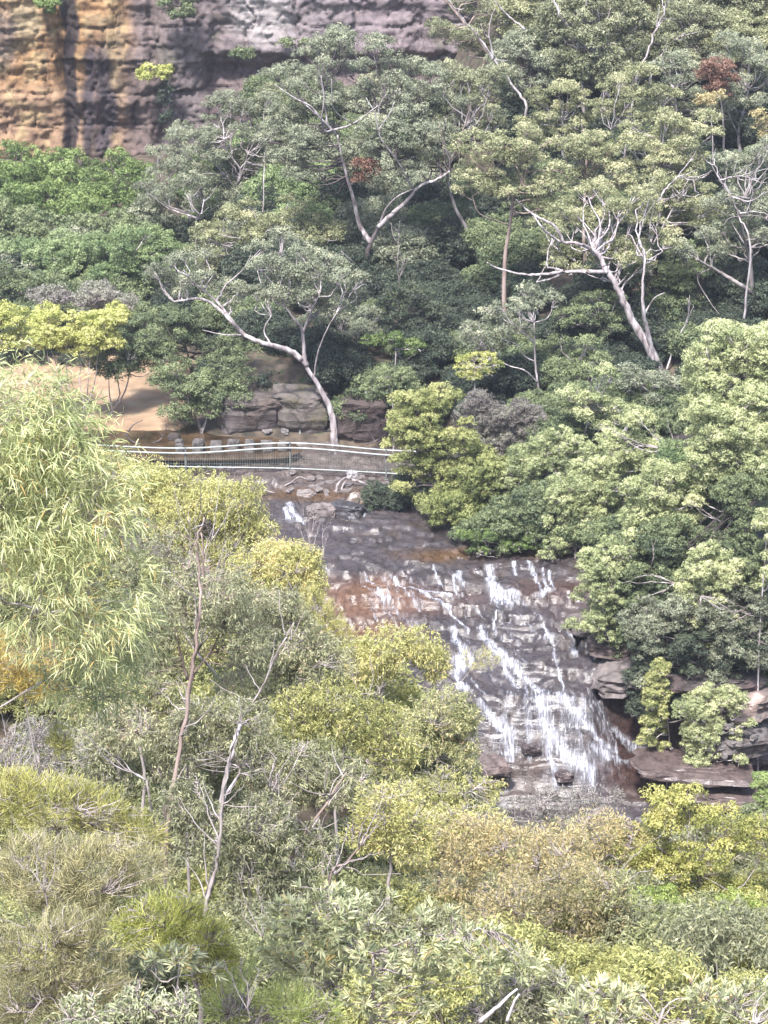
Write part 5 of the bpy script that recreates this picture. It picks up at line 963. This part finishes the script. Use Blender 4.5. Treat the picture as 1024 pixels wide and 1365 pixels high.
# the tall gum sapling at the left
N('gum_sapling', 'long leaved gum sapling with shiny pale leaves filling the upper left', 'tree', 20.5, [(15, 560, 70, 70), (75, 590, 60, 60), (110, 660, 65, 60), (30, 680, 70, 75), (120, 740, 65, 55), (50, 790, 70, 60), (150, 800, 45, 40), (-20, 620, 50, 110), (125, 840, 40, 40), (80, 540, 35, 28)], 'long', 'long', 1.0, base=.52, trunk=[(-160, 1000), (-90, 850), (-10, 700)], stems=14, twigs=160, rad_twig=.004, r=.03, depth=.9)
N('gum_sapling', 'loose lower sprays of narrow leaves under the shiny sapling', 'tree', 21.5, [(140, 860, 50, 35), (100, 890, 40, 30), (175, 850, 30, 35), (130, 920, 35, 20)], 'long', 'long', .9, base=.48, trunk=[(-140, 1050), (-60, 980), (90, 890)], stems=8, twigs=100, rad_twig=.004, r=.02)
N('tea_tree', 'orange olive feathery bush at the left edge under the sapling', 'shrub', 30.5, [(25, 885, 45, 30), (55, 910, 30, 26), (0, 870, 30, 25)], 'needle', 'needleo', 1.3, base=.6,  r=.02, rad_twig=.004)
N('tea_tree', 'small olive feathery tuft beside the bent white stick', 'shrub', 31, [(92, 985, 28, 20), (80, 995, 18, 14)], 'needle', 'needle', 1.2, base=.4, r=.015, rad_twig=.004)
dead_shrub('dead_shrub', 'bundle of bare white stems at the left edge above the feathery mass', 'shrub', (15, 1045), [(45, 950), (60, 960), (75, 945), (90, 940), (30, 955), (20, 970), (55, 975), (5, 960)], 31, .009, 'whitebark', 50, .2)
dead_shrub('dead_branch', 'bent bare white branch coming down to the right beside the small olive tuft', 'branch', (195, 1040), [(85, 965), (120, 985), (150, 1005)], 31.5, .014, 'whitebark', 6, .1)
# feathery mass, bottom left
N('feathery_shrub', 'uppermost clump of the yellow green feathery mass at the left', 'shrub', 29, [(60, 1070, 70, 38), (130, 1085, 55, 38), (10, 1060, 50, 30), (185, 1110, 35, 32)], 'needle', 'needle', 1.15, base=.55, stems=8)
N('feathery_shrub', 'middle clump of the feathery mass with grey dead twigs showing', 'shrub', 27.5, [(40, 1160, 70, 50), (120, 1160, 60, 42), (190, 1160, 40, 36), (90, 1200, 60, 40)], 'needle', 'needlebr', 1.0, base=.45, stems=12, twigs=160)
N('feathery_shrub', 'brownish lower clump of the feathery mass at the bottom left', 'shrub', 26, [(50, 1260, 80, 55), (130, 1260, 60, 45), (30, 1330, 70, 40), (120, 1320, 60, 40)], 'needle', 'needlebr', 1.0, base=.36, stems=12, twigs=180)
N('feathery_shrub', 'bright yellow green feathery bush at the bottom, right of the brownish clump', 'shrub', 25, [(220, 1225, 48, 32), (260, 1250, 48, 35), (180, 1240, 30, 25), (290, 1290, 35, 30)], 'needle', 'needley', 1.15, base=.36, stems=8)
N('feathery_shrub', 'green feathery bush at the bottom below the bright yellow one', 'shrub', 24, [(340, 1320, 45, 35), (390, 1340, 45, 30), (310, 1350, 40, 30), (420, 1355, 30, 20), (335, 1350, 40, 22, 2.5), (300, 1340, 30, 20, 2)], 'needle', 'needleg', 1.1, base=.68, stems=8)
N('banksia_shrub', 'pale banksia sprays crossing the bright yellow feathery bush', 'shrub', 23.5, [(230, 1275, 45, 14), (190, 1285, 25, 12), (275, 1295, 22, 12)], 'banksia', 'banksia', 1.0, base=.5, r=.02)
N('banksia_shrub', 'grey green leafy bush at the bottom edge left of the green feathery one', 'shrub', 22.5, [(120, 1350, 55, 22), (190, 1340, 45, 22), (250, 1350, 40, 25)], 'mallee', 'banksia', .9, base=.38, r=.02)
N('banksia_shrub', 'large banksia bush with starry leaf rosettes at the bottom centre', 'shrub', 25, [(430, 1220, 60, 38), (490, 1240, 60, 45), (560, 1250, 60, 45), (400, 1270, 55, 45), (480, 1310, 70, 45), (560, 1320, 60, 40), (630, 1280, 50, 40), (680, 1290, 45, 30), (380, 1225, 30, 25)], 'banksia', 'banksia', 1.0, base=.5, stems=12, r=.035)
N('banksia_shrub', 'banksia bush in the bottom right corner with pale rosettes', 'shrub', 23.5, [(800, 1340, 60, 32), (870, 1345, 60, 32), (940, 1345, 60, 35), (1000, 1345, 50, 32), (770, 1360, 40, 22)], 'banksia', 'banksia', 1.05, base=.55, stems=12, r=.03)
N('mallee_gum', 'shaded grey green bush in the bottom gap between the two banksia bushes', 'shrub', 25.5, [(690, 1340, 55, 40), (740, 1325, 40, 35), (640, 1360, 40, 25)], 'mallee', 'mallgrey', .9, base=.3, r=.02)
drift('broken_branch', 'short cream coloured broken branch at the bottom edge between the banksias', 'branch', 23.8, [[(640, 1362), (660, 1345), (690, 1318)], [(676, 1362), (684, 1340), (692, 1325)]], 'whitebark', .035)
for lb, b, tips, Y_ in [('spray of bare grey twigs at the bottom edge left of the green feathery bush', (330, 1345), [(300, 1290), (320, 1285), (345, 1290), (360, 1300)], 23.2), ('tangle of bare grey twigs inside the feathery mass at the far left', (60, 1190), [(30, 1110), (50, 1120), (75, 1115), (20, 1140)], 26.3), ('bare twigs between the feathery mass and the shaded gum', (350, 1250), [(320, 1170), (300, 1190), (345, 1180), (370, 1200), (335, 1150)], 31)]:
    dead_shrub('dead_shrub', lb, 'shrub', b, tips, Y_, .008, 'twig', 50, .2)
# low growth over the near slope between the named plants
def proto_near(leafm, w, h, kind):
    rt = empty('ground_shrub', (0, 0, 0)); acc = Acc(); n = int(260 * w * h); u = runit(n); u[:, 2] = np.abs(u[:, 2]); c = u * (rng.uniform(.4, 1, (n, 1))**.5) * [w / 2, w / 2, h] * (1 + .3 * fbm(u[:, 0] * 2, u[:, 1] * 2, u[:, 2] * 2, s=8)[:, None]); m = 12
    C_ = np.repeat(c, m, 0); D = np.repeat(nrm(u + rng.normal(size=(n, 3)) * .4), m, 0); t = np.clip(np.repeat(.4 + rng.normal(size=n) * .1, m) + rng.normal(size=n * m) * .15, 0, 1)
    lance_leaves(acc, C_ + runit(n * m) * .06, nrm(runit(n * m) + D * .6), .095, .024, t)
    ta = Acc()
    for i in rng.choice(n, 24): tube(ta, smooth_path([[0, 0, -.2], c[i] * .5 + rng.normal(size=3) * .08, c[i]], 4), .02, .004, 4)
    ta.build('stem', M['twig'], rt); acc.build('crown', M[leafm], rt); return rt
fillers([proto_near(a, 2.0, 1.3, 0) for a in ('mallee', 'mallgrey', 'mallyel')], 'low leafy shrub covering the near slope between the taller bushes', 'ground shrubs of the near slope', 'shrub', spots(235, -12, 12, 36, 56, lambda x, y: True, .85) + spots(28, -6, 6, 29.5, 36, lambda x, y: True, .9), .65, 1.25)
for h_ in HERO:
    if h_[2] < .6 or h_[2] > 17 or h_[3] < -1: print('CHECK', h_)
import resource; print('tris', sum(len(o.data.polygons) for o in SC.objects if o.type == 'MESH'), 'objs', len(SC.objects))

def haze(dens):
    import bmesh
    bm = bmesh.new(); bmesh.ops.create_cube(bm, size=1); me = bpy.data.meshes.new('haze'); bm.to_mesh(me); bm.free(); o = bpy.data.objects.new('haze', me); COL.objects.link(o)
    o.location = (0, 180, 20); o.scale = (460, 500, 90); tag(o, kind='stuff')
    m = bpy.data.materials.new('haze'); m.use_nodes = True; n = m.node_tree.nodes; n.remove(n['Principled BSDF']); v = n.new('ShaderNodeVolumePrincipled')
    v.inputs['Color'].default_value = (.86, .89, 1, 1); v.inputs['Density'].default_value = dens; v.inputs['Anisotropy'].default_value = .2; m.node_tree.links.new(v.outputs[0], n['Material Output'].inputs['Volume']); me.materials.append(m)
HAZE = .00032
if HAZE: haze(HAZE)
